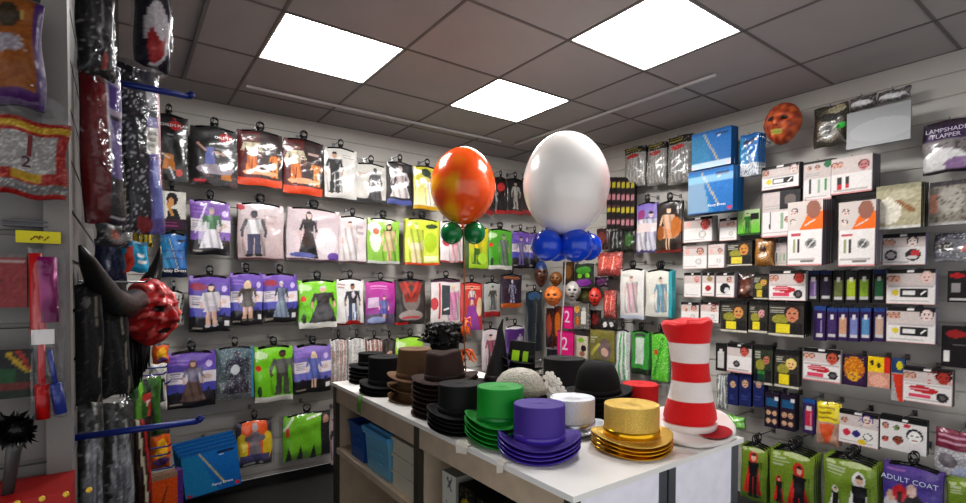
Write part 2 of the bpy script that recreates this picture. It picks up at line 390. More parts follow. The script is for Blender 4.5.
# ================================================================ the display counter
CX0, CX1, CY0, CY1 = .31, 1.185, -1.605, .235
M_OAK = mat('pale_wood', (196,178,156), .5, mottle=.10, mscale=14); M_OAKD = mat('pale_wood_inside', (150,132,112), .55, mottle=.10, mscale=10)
M_TOP = mat('white_laminate', (240,238,234), .32); M_ALU = mat('grey_post', (118,122,128), .35, .7)
M_LILAC = mat('white_end_panel', (246,243,252), .45, mottle=.05, mscale=20); M_BRONZE = mat('dark_post', (92,88,76), .4, .5)
ctr = empty('display_counter', ((CX0+CX1)/2, (CY0+CY1)/2, 0)); tag(ctr, 'white-topped wooden display counter with open shelves, covered in hats', 'counter')
ox, oy = ctr.location.x, ctr.location.y
def cb(mb, x0, x1, y0, y1, z0, z1): return mb.box(((x0+x1)/2-ox, (y0+y1)/2-oy, (z0+z1)/2), (x1-x0, y1-y0, z1-z0))
cb(MB(), CX0, CX1, CY0, CY1, ZTOP-.018, ZTOP).build('worktop', M_TOP, ctr)
FAS = ZTOP-.105; SH = ZTOP-.36; DIV = -.735
mb = MB(); cb(mb, CX0+.012, CX0+.03, CY0+.03, DIV-.02, FAS, ZTOP-.018); mb.build('fascia', M_OAK, ctr)
mb = MB(); cb(mb, CX0+.012, CX0+.03, DIV+.02, CY1-.03, FAS, ZTOP-.018); mb.build('fascia', M_OAK, ctr)
mb = MB(); cb(mb, CX0+.012, CX0+.42, DIV+.02, CY1-.03, SH-.03, SH); mb.build('shelf', M_OAK, ctr)
mb = MB(); cb(mb, CX0+.03, CX0+.42, CY0+.03, DIV-.02, SH-.11, SH-.08); mb.build('shelf', M_OAK, ctr)
mb = MB(); cb(mb, CX0+.012, CX1-.02, CY0+.03, CY1-.03, .05, .08); cb(mb, CX0+.012, CX0+.03, CY0+.03, CY1-.03, 0, .05); mb.build('base', M_OAK, ctr)
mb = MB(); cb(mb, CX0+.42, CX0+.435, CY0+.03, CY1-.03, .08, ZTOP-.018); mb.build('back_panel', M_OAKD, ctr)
mb = MB(); cb(mb, CX0+.02, CX1-.02, CY1-.03, CY1-.012, 0, ZTOP-.018); mb.build('end_panel', M_OAK, ctr)
mb = MB(); cb(mb, CX1-.03, CX1-.012, CY0+.03, CY1-.03, 0, ZTOP-.018); mb.build('side_panel', M_LILAC, ctr)
mb = MB(); cb(mb, CX0+.035, CX0+.40, DIV-.015, DIV+.0, .08, ZTOP-.018); mb.build('partition', M_OAK, ctr)
xs = (CX0+.03, .70, .785, 1.13)
for a, b in ((xs[0], xs[1]), (xs[2], xs[3])):
    mb = MB(); cb(mb, a, b, CY0+.015, CY0+.03, 0, ZTOP-.018); mb.build('end_panel', M_LILAC, ctr)['label'] = 'pale lilac end panel'
for a, b, m in ((.70, .738, M_ALU), (.747, .785, M_ALU), (1.13, CX1-.012, M_ALU)):
    mb = MB(); cb(mb, a, b, CY0+.012, CY0+.032, 0, ZTOP-.018); mb.build('post', m, ctr)
for y in (DIV, CY1-.02, CY0+.022):
    mb = MB(); cb(mb, CX0+.008, CX0+.03, y-.02, y+.02, 0, ZTOP-.018); mb.build('post', M_BRONZE, ctr)
# things on the shelves
def tub(name, y0, y1, z0, h, x0, dep_, m, label, lid=None):
    r = empty(name, (x0+dep_/2, (y0+y1)/2, z0)); tag(r, label, 'box', 'storage boxes on the counter shelf')
    w = y1-y0; mb = MB(); k = .92
    ring = lambda f, z: [(sx*dep_/2*f, sy*w/2*f, z) for sx, sy in ((-1,-1),(1,-1),(1,1),(-1,1))]
    mb.grid([ring(k, 0), ring(1, h), ring(1.05, h), ring(1.05, h-.012), ring(1.0, h-.012)], smooth=False, wrapu=True); mb.add(ring(k, .0), [(0,1,2,3)])
    mb.grid([ring(.97, h), ring(k*.96, .01)], smooth=False, wrapu=True)
    for z in (.35, .6): mb.tube([(-dep_/2*1.0-.002, -w*.3, h*z), (-dep_/2*1.0-.002, w*.3, h*z)], .003, n=5)
    mb.build('tub', m, r)
    if lid:
        mb = MB(); mb.box((0, 0, h+.012), (dep_*1.08, w*1.08, .022)); mb.box((0, 0, h+.028), (dep_*.9, w*.9, .012)); mb.build('lid', lid, r)
    return r
tub('storage_tub', -.13, .05, SH, .19, CX0+.03, .3, mat('dark_blue_tub', (30,84,160), .35), 'dark blue plastic tub on the upper counter shelf')
tub('storage_tub', -.43, -.16, SH, .185, CX0+.03, .32, mat('light_blue_tub', (120,184,214), .3), 'light blue lidded plastic tub beside the dark blue tub', mat('blue_lid', (96,172,222), .3))
for k in range(3):
    r = empty('white_box', (CX0+.18, -.565, SH+.075*k)); tag(r, ('lowest', 'middle', 'topmost')[k]+' white cardboard box in the stack beside the lidded tub', 'box', 'white boxes on the counter shelf')
    mb = MB(); mb.box((0, 0, .032), (.28, .22, .064)); mb.build('carton', mat('white_card', (206,202,186), .7), r)
    mb = MB(); mb.box((0, 0, .068), (.29, .23, .012)); mb.build('lid', mat('white_card', (206,202,186), .7), r)
# white panel box with a dark butterfly drawing, dark bottles' packs behind
def up_box(y0, y1, z0, h, name, label, art, x=CX0+.05, d=.24):
    w = y1-y0; mb = packet(name, w, h, d, art, 'box', .006)
    o = mb.build(name, M_CARD, loc=(x+d, (y0+y1)/2, z0+h), rz=-PI/2); tag(o, label, 'box', 'boxes on the lower counter shelf'); return o
def a_bfly(c):
    c.fill((205,205,196)); c.line(.55,.86,.4,.93,.1,(90,92,96)); c.line(.55,.86,.7,.94,.1,(90,92,96)); c.line(.55,.86,.42,.8,.08,(90,92,96)); c.line(.55,.84,.68,.78,.08,(90,92,96))
    for k in range(5): c.line(.3,.62-.09*k,.36,.55-.09*k,.06,(120,122,126)); c.line(.7,.6-.09*k,.64,.53-.09*k,.06,(120,122,126))
up_box(-.965, -.87, SH-.08, .275, 'carton', 'narrow white carton with a dark butterfly drawing on the counter shelf', a_bfly)
def a_dk(c1, c2):
    def f(c): c.fill((26,26,24)); c.ell(.5,.7,.4,.14,c1); c.ell(.45,.4,.35,.2,c2); c.speck((150,140,60), .06); c.noise(10)
    return f
up_box(-1.085, -.985, SH-.08, .26, 'gift_box', 'dark box with a yellow and green print on the counter shelf', a_dk((150,130,30), (40,90,50)))
up_box(-1.195, -1.1, SH-.08, .25, 'gift_box', 'dark box with a lilac print beside the yellow printed box', a_dk((120,104,120), (90,84,90)))
up_box(-1.31, -1.215, SH-.08, .24, 'gift_box', 'dark box with an olive print, nearest to the counter corner', a_dk((110,110,50), (50,60,40)))
# paper price tags stuck over the worktop edge
def edge_tag(y, w, label):
    mb = MB(); mb.grid([[(.05,-w/2,.002),(.05,w/2,.002)],[(.0,-w/2,.003),(.0,w/2,.003)],[(-.004,-w/2,-.006),(-.004,w/2,-.007)],[(-.006,-w/2,-.026),(-.009,w*.3,-.036)]], smooth=False)
    o = mb.build('paper_tag', mat('tag_paper', (226,220,208), .8), loc=(CX0, y, ZTOP+.001)); tag(o, label, 'price tag', 'paper tags on the counter edge')
edge_tag(at(462, 446, 0, CX0)[1], .075, 'torn white paper tag on the counter edge below the green hats')
edge_tag(at(501, 466, 0, CX0)[1], .035, 'small white paper tag on the counter edge below the purple hats')
mb = MB()
for k in range(7):
    a = k*.9; mb.tube([(0,0,.01),(-.012-.003*(k % 3), .012*math.cos(a), -.02),(-.018, .02*math.cos(a), -.055-.012*(k % 4))], [.002,.006,.002], (90,140,50), 5)
o = mb.build('green_tassel', mat('tassel_green', (96,150,60), .6), loc=(CX0+.006, at(361, 392, 0, CX0)[1], ZTOP)); tag(o, 'small green tassel hanging over the counter edge by the black hats', 'tassel')
# ================================================================ artwork for the packets
WHT=(232,230,226); SKIN=(214,166,138); BLK=(22,21,23); PUR=(104,70,160); GRN=(112,190,30)
def a_night(fig, logo=False, red=False, c1=(112,74,170), c2=(60,80,166)):
    """purple and blue night-sky card: white caption band, black graveyard base"""
    def f(c):
        c.grad(c1, c2); c.rect(0, .44, 1, .66, (214,206,214)); c.lines(.05, .48, .3, .64, 4, (120,112,130)); c.ell(.82,.55,.09,.05,(205,180,170))
        c.ell(.2,.12,.5,.16,(30,28,34)); c.ell(.8,.1,.5,.19,(26,25,30)); c.rect(0,0,1,.1,(24,23,27))
        for x, y in ((.2,.3),(.84,.34),(.3,.26)): c.line(x,y-.1,x,y,.03,(34,34,60)); c.line(x-.05,y-.03,x+.05,y-.03,.02,(34,34,60))
        if red: c.ell(.22,.82,.2,.07,(150,40,70))
        else: c.lines(.06,.76,.5,.9,2,(150,112,196))
        c.ell(.86,.78,.07,.06,(200,180,224)); c.ell(.06,.97,.2,.05,(170,140,205),.6)
        c.fig(.52,.1,.78,**fig); c.rect(.06,.05,.3,.09,(150,140,130)); c.rect(.84,.1,.97,.2,(210,208,210)) if logo else None
        c.noise(5)
    return f
def a_plain(bg1, bg2, figs, base=None, title=None, extra=None, ns=5):
    def f(c):
        c.grad(bg1, bg2)
        if base: c.rect(0, 0, 1, base[0], base[1])
        if title: c.lines(title[0], title[1], title[2], title[3], 2, title[4])
        for x, y, h, d in figs: c.fig(x, y, h, **d)
        if extra: extra(c)
        c.noise(ns)
    return f
def a_green(figs, base=(.14,(216,214,206)), g1=(130,206,36), g2=(104,180,26), ex=None):
    def e(c):
        c.ell(.13,.86,.2,.07,(214,236,196),.8); c.line(.08,.95,.06,.75,.05,(220,235,205),.7); c.ell(.1,.62,.075,.055,(214,56,36)); c.ell(.12,.2,.06,.1,(40,60,26))
        if ex: ex(c)
    return a_plain(g1, g2, figs, base, None, e)
def a_makeup(hdr=True, faces=((.14,.78),(.34,.78)), items=((.3,.3),(.7,.3)), bg=(226,221,218), big=None, acc=(188,40,52), kind='dots', red=False):
    """white make-up box: dark header, little step photos, the product laid out below"""
    def f(c):
        c.fill(bg); c.rect(0,.56,1,1,(204,192,188)); c.rect(.03,.5,.97,.545,(188,180,178)) if kind in ('dots','tube','teeth') else None
        if hdr: c.rect(0,.88,1,1,(24,22,24)); c.rect(.42,.92,.58,.98,(230,228,225))
        if kind in ('none','badge','sticks') and not big: c.face(.72,.7,.13,(206,160,144),(70,50,46))
        c.lines(.06,.06,.94,.14,1,(176,168,164)); c.rect(0,0,.025,1,(120,112,112)); c.rect(.975,0,1,1,(120,112,112))
        for x, y in faces: c.face(x, y, .075, (206,160,140), (120,80,70))
        if big: c.face(big[0], big[1], big[2], *(big[3:] if len(big) > 3 else ()))
        if kind == 'dots':
            for k, (x, y) in enumerate(items): c.circ(x, y, .12, (40,36,40)); c.circ(x, y, .085, (150,146,150) if k % 2 else (214,208,206)); c.line(x-.05,y-.02,x+.05,y+.03,.03,(56,52,56))
        elif kind == 'sticks':
            for k, (x, y) in enumerate(items): c.rect(x-.045,y-.16,x+.045,y+.16,(46,44,44)); c.rect(x-.045,y-.16,x+.045,y-.04,acc)
        elif kind == 'tube': c.rect(.3,.2,.86,.44,(40,40,40)); c.rect(.34,.26,.6,.4,(226,224,220)); c.circ(.2,.33,.075,(220,200,60)); c.line(.72,.28,.8,.38,.04,WHT)
        elif kind == 'teeth':
            c.ell(.36,.4,.24,.09,acc); c.ell(.52,.36,.2,.09,acc); c.rect(.12,.14,.56,.25,(214,76,104)); c.circ(.8,.22,.12,(44,40,42)); c.circ(.8,.22,.06,(104,98,100)); c.lines(.14,.36,.6,.46,2,(232,200,205))
        elif kind == 'ring': c.circ(.22,.32,.15,(58,54,56)); c.circ(.22,.32,.1,(188,178,182)); c.circ(.72,.32,.17,(58,54,56)); c.circ(.76,.36,.1,(196,60,66)); c.ell(.7,.24,.12,.06,(214,210,206)); c.rect(.38,.04,.6,.13,(190,186,182))
        elif kind == 'badge': c.circ(.66,.3,.12,(176,170,166)); c.circ(.66,.3,.085,(216,212,208)); c.ell(.2,.72,.1,.1,(220,170,160)); c.lines(.1,.84,.8,.92,1,(190,150,150))
        elif kind == 'green': c.line(.25,.2,.25,.55,.05,(50,50,52)); c.line(.55,.2,.55,.5,.08,(150,176,150)); c.line(.78,.25,.78,.5,.08,(60,150,90)); c.lines(.1,.6,.8,.72,2,(170,168,164))
        elif kind == 'orange': c.circ(.68,.34,.16,(150,150,148)); c.circ(.68,.34,.11,(92,92,90)); c.line(.6,.28,.78,.4,.04,(205,203,200)); c.rect(.16,.2,.24,.42,(150,160,110)); c.rect(.3,.2,.37,.42,(60,56,58)); c.rect(.1,.46,.4,.5,(190,80,90)); c.rect(.4,.05,.78,.09,(120,116,112))
        if red: c.speck((190,40,40), .1, .8, (.5,.55,1,.95))
        c.rect(0,0,1,.03,(186,60,60),.5); c.noise(4)
    return f
def a_orangebox(c):
    a_makeup(False, (), (), kind='orange')(c); c.rect(0,.56,1,1,(206,196,190)); c.face(.2,.84,.09,(226,204,196),(60,50,50)); c.face(.16,.68,.08,(226,204,196),(60,50,50))
    c.trap(.36,1.0,.56,.6,1.0,.82,(232,112,30)); c.ell(.74,.86,.2,.14,(150,100,84)); c.line(.5,.62,.78,.7,.04,(206,200,196))
def a_face(skin, hair, low=(220,205,50), bg=(60,56,50), top=(150,146,60)):
    """card with a made-up face photo and a yellow product below"""
    def f(c):
        c.fill(bg); c.rect(0,.9,1,1,(30,28,28)); c.lines(.05,.66,.5,.86,3,(206,204,190)); c.ell(.35,.5,.25,.14,top); c.face(.68,.64,.2,skin,hair); c.rect(.08,.08,.95,.38,(40,38,38)); c.rect(.2,.1,.6,.36,low); c.rect(0,0,1,.06,(196,190,176)); c.noise(9)
    return f
def a_tube(c1, bg=(40,34,44), lid=(40,70,130), n=1):
    def f(c):
        c.fill(bg); c.rect(0,.88,1,1,lid)
        for k in range(n):
            x = (k+.5)/n; w = .3/n; c.rect(x-w,.1,x+w,.72,c1); c.rect(x-w*.6,.66,x+w*.6,.8,(214,210,205)); c.rect(x-w,.1,x+w,.2,(200,198,196)); c.line(x+w*.5,.25,x+w*.5,.6,.06/n,(226,224,226),.6)
        c.noise(6)
    return f
def a_blue(c):
    c.grad((24,112,184),(14,96,160)); c.line(.3,.95,.7,.14,.035,(176,168,120)); c.trap(0,.58,.02,0,.3,.9,(28,120,166)); c.ell(.78,.86,.17,.035,(24,44,80)); c.ell(.7,.8,.05,.02,(190,210,230)); c.ell(.93,.07,.05,.04,(200,44,50)); c.ell(.07,.04,.05,.03,(170,40,60)); c.rect(0,.93,1,1,(20,90,150)); c.noise(4)
T_FANCY = lambda W, H: [('Fancy Dress', .66, .16, H*.085, (228,236,244)), ('', .66, .1, .01, WHT)][:1]
def a_clearwig(c1, c2, red=None):
    def f(c):
        c.fill((150,148,144)); c.rect(0,.84,1,1,(34,32,28)); c.lines(.08,.87,.92,.98,2,(190,176,70)); c.ell(.5,.4,.42,.4,c1)
        for k in range(9): x = .12+.09*k; c.line(x,.06,.5+(x-.5)*.6,.74,.05,c2 if k % 2 else c1)
        if red: c.ell(.45,.76,.3,.05,red)
        c.speck(WHT,.05); c.noise(8)
    return f
def a_pumpkin(c): c.fill((58,34,70)); c.ell(.5,.55,.42,.4,(196,112,30)); c.ell(.5,.3,.25,.16,(226,170,30)); c.speck((230,180,40),.2,.8,(.1,.3,.9,.95)); c.speck((90,50,110),.2,.8,(.05,.1,.95,.4)); c.noise(8)

# ================================================================ packs on the back wall, row by row from the ceiling
DK = dict(top=(30,30,33), bot=(30,30,33))
def a_film(c):
    c.fill((22,20,22)); c.ell(.74,.85,.16,.085,(176,36,40)); c.lines(.5,.6,.8,.68,1,(150,150,150)); c.trap(.28,.5,.36,.31,.47,.66,(96,104,168)); c.line(.3,.6,.14,.72,.05,(190,150,130)); c.line(.48,.58,.7,.55,.05,(190,150,130))
    c.trap(.62,.86,.12,.66,.82,.32,(176,112,44)); c.ell(.5,.28,.4,.09,(150,140,150)); c.speck((170,60,60),.06,.8,(0,0,1,.2)); c.rect(.06,.06,.3,.1,(190,50,60)); c.noise(5)
def a_film2(c):
    c.fill((22,20,22)); c.ell(.66,.86,.18,.075,(170,34,40)); c.trap(.3,.66,.16,.38,.6,.4,(176,110,44)); c.line(.3,.4,.5,.34,.05,(190,180,170)); c.rect(.0,.14,.2,.7,(30,52,104)); c.lines(.45,.68,.7,.74,1,(150,150,150)); c.line(.5,.2,.62,.05,.05,(200,200,205)); c.ell(.75,.14,.09,.06,(190,60,40)); c.noise(5)
tt = lambda W, H: [("CHILD'S PLAY", .74, .84, H*.06, (225,220,220)), ("2", .74, .9, H*.12, (190,40,46))]
tt2 = lambda W, H: [("CHILD'S PLAY", .62, .85, H*.06, (225,220,220)), ("2", .64, .92, H*.12, (190,40,46))]
P('A',150,112,188,178,'leftmost black pack with red-circle title in the top row', a_film2, .2, texts=tt2, n=2)
P('A',191,124,238,183,'black pack showing a blue pinafore costume, second in the top row', a_film, .2, texts=tt, n=2)
def a_inm(c):
    c.fill((92,24,26)); c.rect(.5,0,1,1,(44,24,24)); c.lines(.6,.72,.94,.8,1,(220,190,180)); c.fig(.3,.2,.74,skin=(120,70,50),hair=(50,30,26),top=(214,204,170),bot=(232,120,24),slv=(214,204,170),wid=1.15); c.fig(.82,.18,.5,skin=(90,50,40),top=(235,130,24),bot=(235,130,24)); c.rect(0,0,1,.14,(210,70,24)); c.ell(.5,.24,.4,.05,(220,160,120)); c.noise(6)
P('A',238,128,283,183,'maroon pack with orange and cream outfit, left of its twin', a_inm, .2, n=2)
P('A',284.5,137,324,192,'maroon pack with orange and cream outfit, right of its twin', a_inm, .2, n=2, tilt=.02)
P('A',325,146,357,196,'white pack with a plain black jumpsuit figure in the top row', a_plain((222,220,214),(206,203,198),[(.3,.1,.84,DK)],None,(.55,.8,.92,.9,(150,148,144))), .18)
P('A',356,162,387,201,'pale grey pack with a hooded grey robe figure in the top row', a_plain((206,203,196),(196,192,186),[(.62,.06,.86,dict(skin=(70,66,68),hair=(60,58,62),top=(78,76,80),bot=(92,90,92),kind='robe'))],(.1,(60,58,60)),(.1,.66,.4,.78,(190,130,110))), .17)
P('A',388,161,413,203,'black pack with a white arched gown figure in the top row', a_plain((36,33,36),(40,36,38),[(.5,.14,.8,dict(skin=(200,180,180),hair=(160,150,150),top=(200,188,186),bot=(206,198,196),kind='robe',wid=1.3))],(.12,(80,90,150))), .18)
P('A',414.5,165,441,208,'yellow and white pack half hidden by the orange balloon', a_plain((206,196,60),(224,220,190),[(.6,.1,.7,dict(skin=SKIN,top=(230,228,220),bot=(230,226,214)))],(.09,(196,150,30)),None,lambda c:(c.rect(0,.66,.3,1,(200,190,40)),c.ell(.45,.86,.18,.1,(40,60,40)))), .17)
P('A',468,170,494,212,'dark pack partly behind the orange balloon at right', a_plain((40,34,36),(50,40,40),[(.5,.15,.75,DK)],(.12,(150,30,34)),None,lambda c:c.ell(.3,.6,.2,.2,(120,40,40))), .15)
P('A',496,177,507,213,'narrow black pack with a red flash between the balloons', a_plain((40,26,28),(30,24,26),[(.5,.25,.6,DK)],(.1,(180,40,40)),None,lambda c:c.ell(.5,.75,.35,.12,(190,50,50))), .17)
P('A',508,178,524,213,'dark pack with a pale striped suit figure between the balloons', a_plain((36,34,36),(46,42,42),[(.5,.14,.8,dict(skin=(190,160,145),top=(190,186,180),bot=(176,172,166)))],(.1,(170,36,36))), .15)
P('A',523,178,541,214,'red-based dark pack right behind the white balloon', a_plain((44,34,36),(60,40,40),[(.5,.14,.8,DK)],(.12,(150,40,40))), .15)
# second row
P('A',190.5,199,230.5,254,'purple pack with a white robe and green sash figure', lambda c:(a_night(dict(skin=(190,160,150),hair=(150,150,150),top=(70,120,80),bot=(226,222,228),kind='robe'),c1=(120,80,160),c2=(130,96,176))(c),c.line(.1,.4,.4,.95,.05,(232,228,236),.8),c.rect(.2,.2,.45,.6,(232,230,236),.6)), .18, n=2)
P('A',238,202,284,259,'mauve pack with a white shirt and navy shorts figure', a_plain((196,182,184),(178,156,156),[(.34,.06,.82,dict(skin=(70,66,72),hair=(50,50,60),top=(222,220,222),bot=(52,54,88),slv=(90,88,92),shoe=(30,30,30),wid=1.2))],None,(.55,.6,.9,.85,(170,156,156)),lambda c:(c.ell(.05,.93,.1,.05,(170,40,60)),c.rect(0,0,1,.04,(90,60,66)))), .18, n=3)
P('A',288,207,340,260,'wide mauve pack with a long black dress figure', a_plain((190,172,176),(206,192,196),[(.4,.04,.92,dict(skin=(200,170,160),hair=(30,26,28),top=(34,32,35),bot=(34,32,35),kind='robe',long=True,wid=.85))],None,None,lambda c:(c.ell(.75,.4,.22,.25,(224,218,222),.7),c.ell(.9,.1,.12,.08,(100,66,150)),c.rect(0,0,1,.04,(84,60,70)),c.ell(.3,.1,.25,.05,(90,96,160)))), .19, n=2, tilt=.03)
P('A',339,216,367,263,'pale pink pack with a white gown, right of the black dress', a_plain((206,190,192),(214,204,204),[(.4,.08,.84,dict(skin=(205,165,150),hair=(90,50,40),top=(226,214,214),bot=(222,214,212),kind='robe'))],(.05,(90,70,74)),(.6,.6,.94,.86,(160,146,150))), .17)
P('A',368,218,400,263,'light green pack with a long dark-haired figure', a_plain((150,196,80),(132,184,60),[(.66,.05,.88,dict(skin=(216,180,140),hair=(40,26,20),top=(206,180,130),bot=(206,184,140),kind='dress',long=True))],(.06,(196,196,190)),None,lambda c:(c.ell(.24,.55,.16,.3,(214,226,205)),c.ell(.2,.8,.2,.12,(232,236,226)),c.ell(.25,.72,.1,.07,(200,120,90)))), .17, n=2)
P('A',406,218,440,264.5,'lime and yellow pack with a pale legs figure', a_plain((196,206,60),(206,214,90),[(.3,.04,.9,dict(skin=(226,206,170),hair=(150,190,50),top=(190,206,70),bot=(230,214,176),kind='skirt'))],(.05,(210,80,40)),None,lambda c:(c.ell(.72,.5,.2,.22,(170,196,40)),c.ell(.76,.86,.18,.05,(60,80,40)),c.rect(.54,.08,.96,.2,(222,226,180)))), .18, n=2)
P('A',441,221,464,262,'white pack with pink stripes below the green balloons', a_plain((226,218,216),(220,210,210),[(.6,.0,.9,dict(skin=(214,180,180),top=(200,120,130),bot=(220,170,176)))],(.04,(170,60,70)),None,lambda c:c.ell(.25,.5,.16,.1,(190,70,80))), .16)
P('A',464.5,226,489,268,'bright yellow and green pack below the green balloons', a_plain((220,196,30),(150,190,40),[(.5,.1,.8,dict(skin=(205,160,110),top=(226,200,40),bot=(60,110,40),hair=(60,40,20)))],None,None,lambda c:(c.rect(0,0,.2,1,(60,90,40)),c.ell(.75,.25,.2,.14,(170,210,60)))), .18, n=2)
P('A',489.5,229,513,269,'green pack with a grey suit figure, right of the balloons', a_green([(.62,.1,.8,dict(skin=(170,150,140),hair=(90,90,90),top=(120,126,122),bot=(110,116,112)))],(.1,(206,206,200)),(90,170,50),(70,150,40)), .17, n=2)
P('A',513,231,529.5,268,'purple and blue pack at the right end of the second row', a_night(dict(skin=(190,160,170),top=(130,120,170),bot=(110,100,150))), .15)
P('A',530,233,541,268,'slim dark blue pack behind the blue balloons', a_night(dict(skin=(180,150,160),**DK)), .14)
# small packs at the left end of rows two
def a_wig(c):
    c.fill((206,203,196)); c.rect(0,0,1,.28,(50,24,46)); c.lines(.1,.06,.9,.22,2,(150,50,110)); c.ell(.5,.8,.2,.17,(24,20,22)); c.trap(.3,.8,.3,.36,.66,.55,(30,28,32)); c.ell(.46,.72,.11,.12,(196,140,90)); c.line(.34,.66,.5,.4,.12,(190,140,80)); c.noise(5)
P('A',158,190,186,229,'small pack with a black-haired woman photo over a purple band', a_wig, .13, kind='box', T=.02, hang=True, name='wig_packet', cat='wig pack')
P('A',160,233,187,277,'small blue pack with white script, under the woman photo pack', lambda c:(a_blue(c),c.rect(0,0,1,.2,(20,30,60)),c.line(.1,.6,.9,.62,.04,(20,50,110)),c.line(.1,.42,.9,.44,.04,(20,50,110))), .13, texts=lambda W,H:[('Fancy Dress',.5,.15,H*.1,WHT)], n=2)
def a_zebra(c):
    c.fill((214,212,206)); [c.line(.1+.2*k,.1,.35+.2*k,.9,.07,(30,30,30)) for k in range(-1,5)]; c.noise(4)
P('A',164,292,184,326,'small black and white zebra striped pack behind the red mask', a_zebra, .1)
# third row
P('A',189.5,276.5,230.5,333,'purple pack with a black-haired schoolgirl, left end of third row', a_night(dict(skin=(220,180,160),hair=(20,18,20),top=(222,214,220),bot=(200,190,200),kind='skirt',long=True),red=True,logo=True), .18, n=2)
P('A',230.5,273.5,263,326,'purple pack with a fair-haired figure in a grey skirt', a_night(dict(skin=(220,180,160),hair=(220,200,150),top=(90,80,76),bot=(104,98,92),kind='skirt',long=True),logo=True), .17, n=2)
P('A',263.5,274.5,297.5,323,'purple pack with a long silver-blue gown figure', a_night(dict(skin=(200,170,170),hair=(200,200,205),top=(120,130,150),bot=(130,146,166),kind='robe',slv=(50,50,60),wid=.8),red=True,logo=True), .17, n=2)
P('A',299,281,337,329,'bright green pack with a big ragged black skirt figure', a_green([(.62,.1,.8,dict(skin=(216,170,150),hair=(206,206,200),top=(60,50,54),bot=(60,56,60),kind='robe',wid=1.5))],ex=lambda c:c.ell(.66,.3,.26,.15,(70,66,70))), .18, n=2, tilt=-.02)
P('A',337,279.5,364,325.5,'white pack with a black and blue skeleton jumpsuit figure', a_plain((222,220,218),(212,208,206),[(.58,.06,.86,dict(skin=(150,110,90),hair=(26,24,26),top=(44,42,50),bot=(50,60,100),shoe=(180,40,36)))],(.04,(120,40,40)),(.05,.8,.35,.92,(170,120,120)),lambda c:(c.ell(.6,.66,.06,.08,(200,190,200)),c.line(.66,.1,.63,.45,.08,(190,200,220)),c.ell(.6,.05,.28,.04,(170,36,30)))), .17)
P('A',366.5,281.5,395.5,325,'magenta pack with a small violet dress figure', a_plain((190,50,150),(130,60,140),[(.6,.08,.6,dict(skin=(220,180,170),hair=(110,60,60),top=(120,130,190),bot=(90,90,170),kind='dress'))],(.24,(92,80,104)),(.15,.8,.85,.92,(224,170,210)),lambda c:(c.rect(.05,.4,.42,.62,(206,180,206)),c.ell(.35,.1,.3,.08,(150,160,196)))), .17)
P('A',396.5,280,426,325,'dark pack with grey torso and red straps print', a_plain((58,50,48),(48,44,44),[],None,None,lambda c:(c.ell(.5,.62,.3,.34,(120,110,104)),c.trap(.32,.68,.5,.1,.9,.95,(150,50,40)),c.ell(.5,.72,.14,.16,(70,60,56)),c.line(.3,.95,.5,.6,.08,(190,60,46)),c.line(.72,.95,.5,.6,.08,(190,60,46)),c.ell(.5,.2,.4,.12,(150,140,136)),c.rect(.2,.14,.8,.18,(196,70,80)),c.rect(0,0,.4,.05,(190,40,40)))), .17, n=2)
P('A',432,279,461,324,'white and red pack with a slim pink suit figure', a_plain((220,210,208),(214,206,204),[(.74,.06,.82,dict(skin=(220,180,170),hair=(230,210,150),top=(220,140,180),bot=(220,150,186)))],None,None,lambda c:(c.rect(.34,.18,.62,.86,(60,70,76)),c.ell(.1,.45,.12,.14,(190,40,50)),c.rect(0,.93,1,1,(60,30,50)),c.line(.42,.3,.56,.34,.05,WHT),c.rect(.24,.1,.3,.9,(200,50,60)))), .17)
P('A',461.5,283,483,331,'red pack with a long purple skirt figure', a_plain((200,54,44),(180,60,70),[(.5,.5,.42,dict(skin=(226,190,170),hair=(30,22,22),top=(220,210,206),bot=(150,70,150),kind='skirt'))],None,(.1,.86,.9,.95,(232,180,150)),lambda c:(c.trap(.14,.86,.0,.3,.7,.52,(150,70,156)),c.ell(.85,.5,.14,.2,(226,196,160)))), .18)
P('A',485,283,501,317,'silver pack with a striped figure and a red base', a_plain((170,172,168),(150,150,146),[(.5,.2,.72,dict(skin=(180,160,150),top=(70,76,74),bot=(90,96,92)))],(.16,(150,30,34))), .15)
P('A',501.8,275,522.5,308,'black pack with white bones print at the end of the third row', a_plain((44,32,52),(50,36,56),[(.52,.16,.7,dict(skin=(214,214,222),hair=(200,200,214),top=(170,170,196),bot=(170,170,200)))],(.14,(190,100,40)),(.1,.86,.9,.96,(200,120,50)),lambda c:c.speck((40,30,50),.35,.9,(.2,.2,.85,.8))), .14)
# fourth row
P('A',167,354.5,216,411,'purple pack with a long-haired figure in ragged skirt, low row', a_night(dict(skin=(210,170,150),hair=(96,70,56),top=(120,110,136),bot=(110,84,76),kind='robe',long=True)), .19, n=2)
P('A',216,349,254,402,'teal see-through pack with a dark hooded costume', a_plain((74,100,110),(96,98,98),[(.55,.1,.84,dict(skin=(60,60,76),hair=(40,42,56),top=(56,54,74),bot=(60,54,72),kind='robe',wid=1.2))],None,None,lambda c:(c.ell(.5,.58,.12,.1,(206,210,214)),c.speck((170,176,180),.08),c.rect(.93,0,1,1,(60,130,160)))), .18)
P('A',255,348.5,293,404,'bright green pack with a grey-suited man, low row', a_green([(.72,.12,.82,dict(skin=(84,56,44),hair=(26,22,20),top=(104,104,100),bot=(70,74,64),wid=1.25))],(.1,(206,204,196))), .18, n=2)
P('A',294.5,347,331.5,395,'lilac pack with a pale blue dress figure, low row', a_night(dict(skin=(222,190,170),hair=(226,206,160),top=(110,120,190),bot=(100,116,190),kind='dress',long=True),logo=True,c1=(140,112,190),c2=(96,106,180)), .17, n=2)
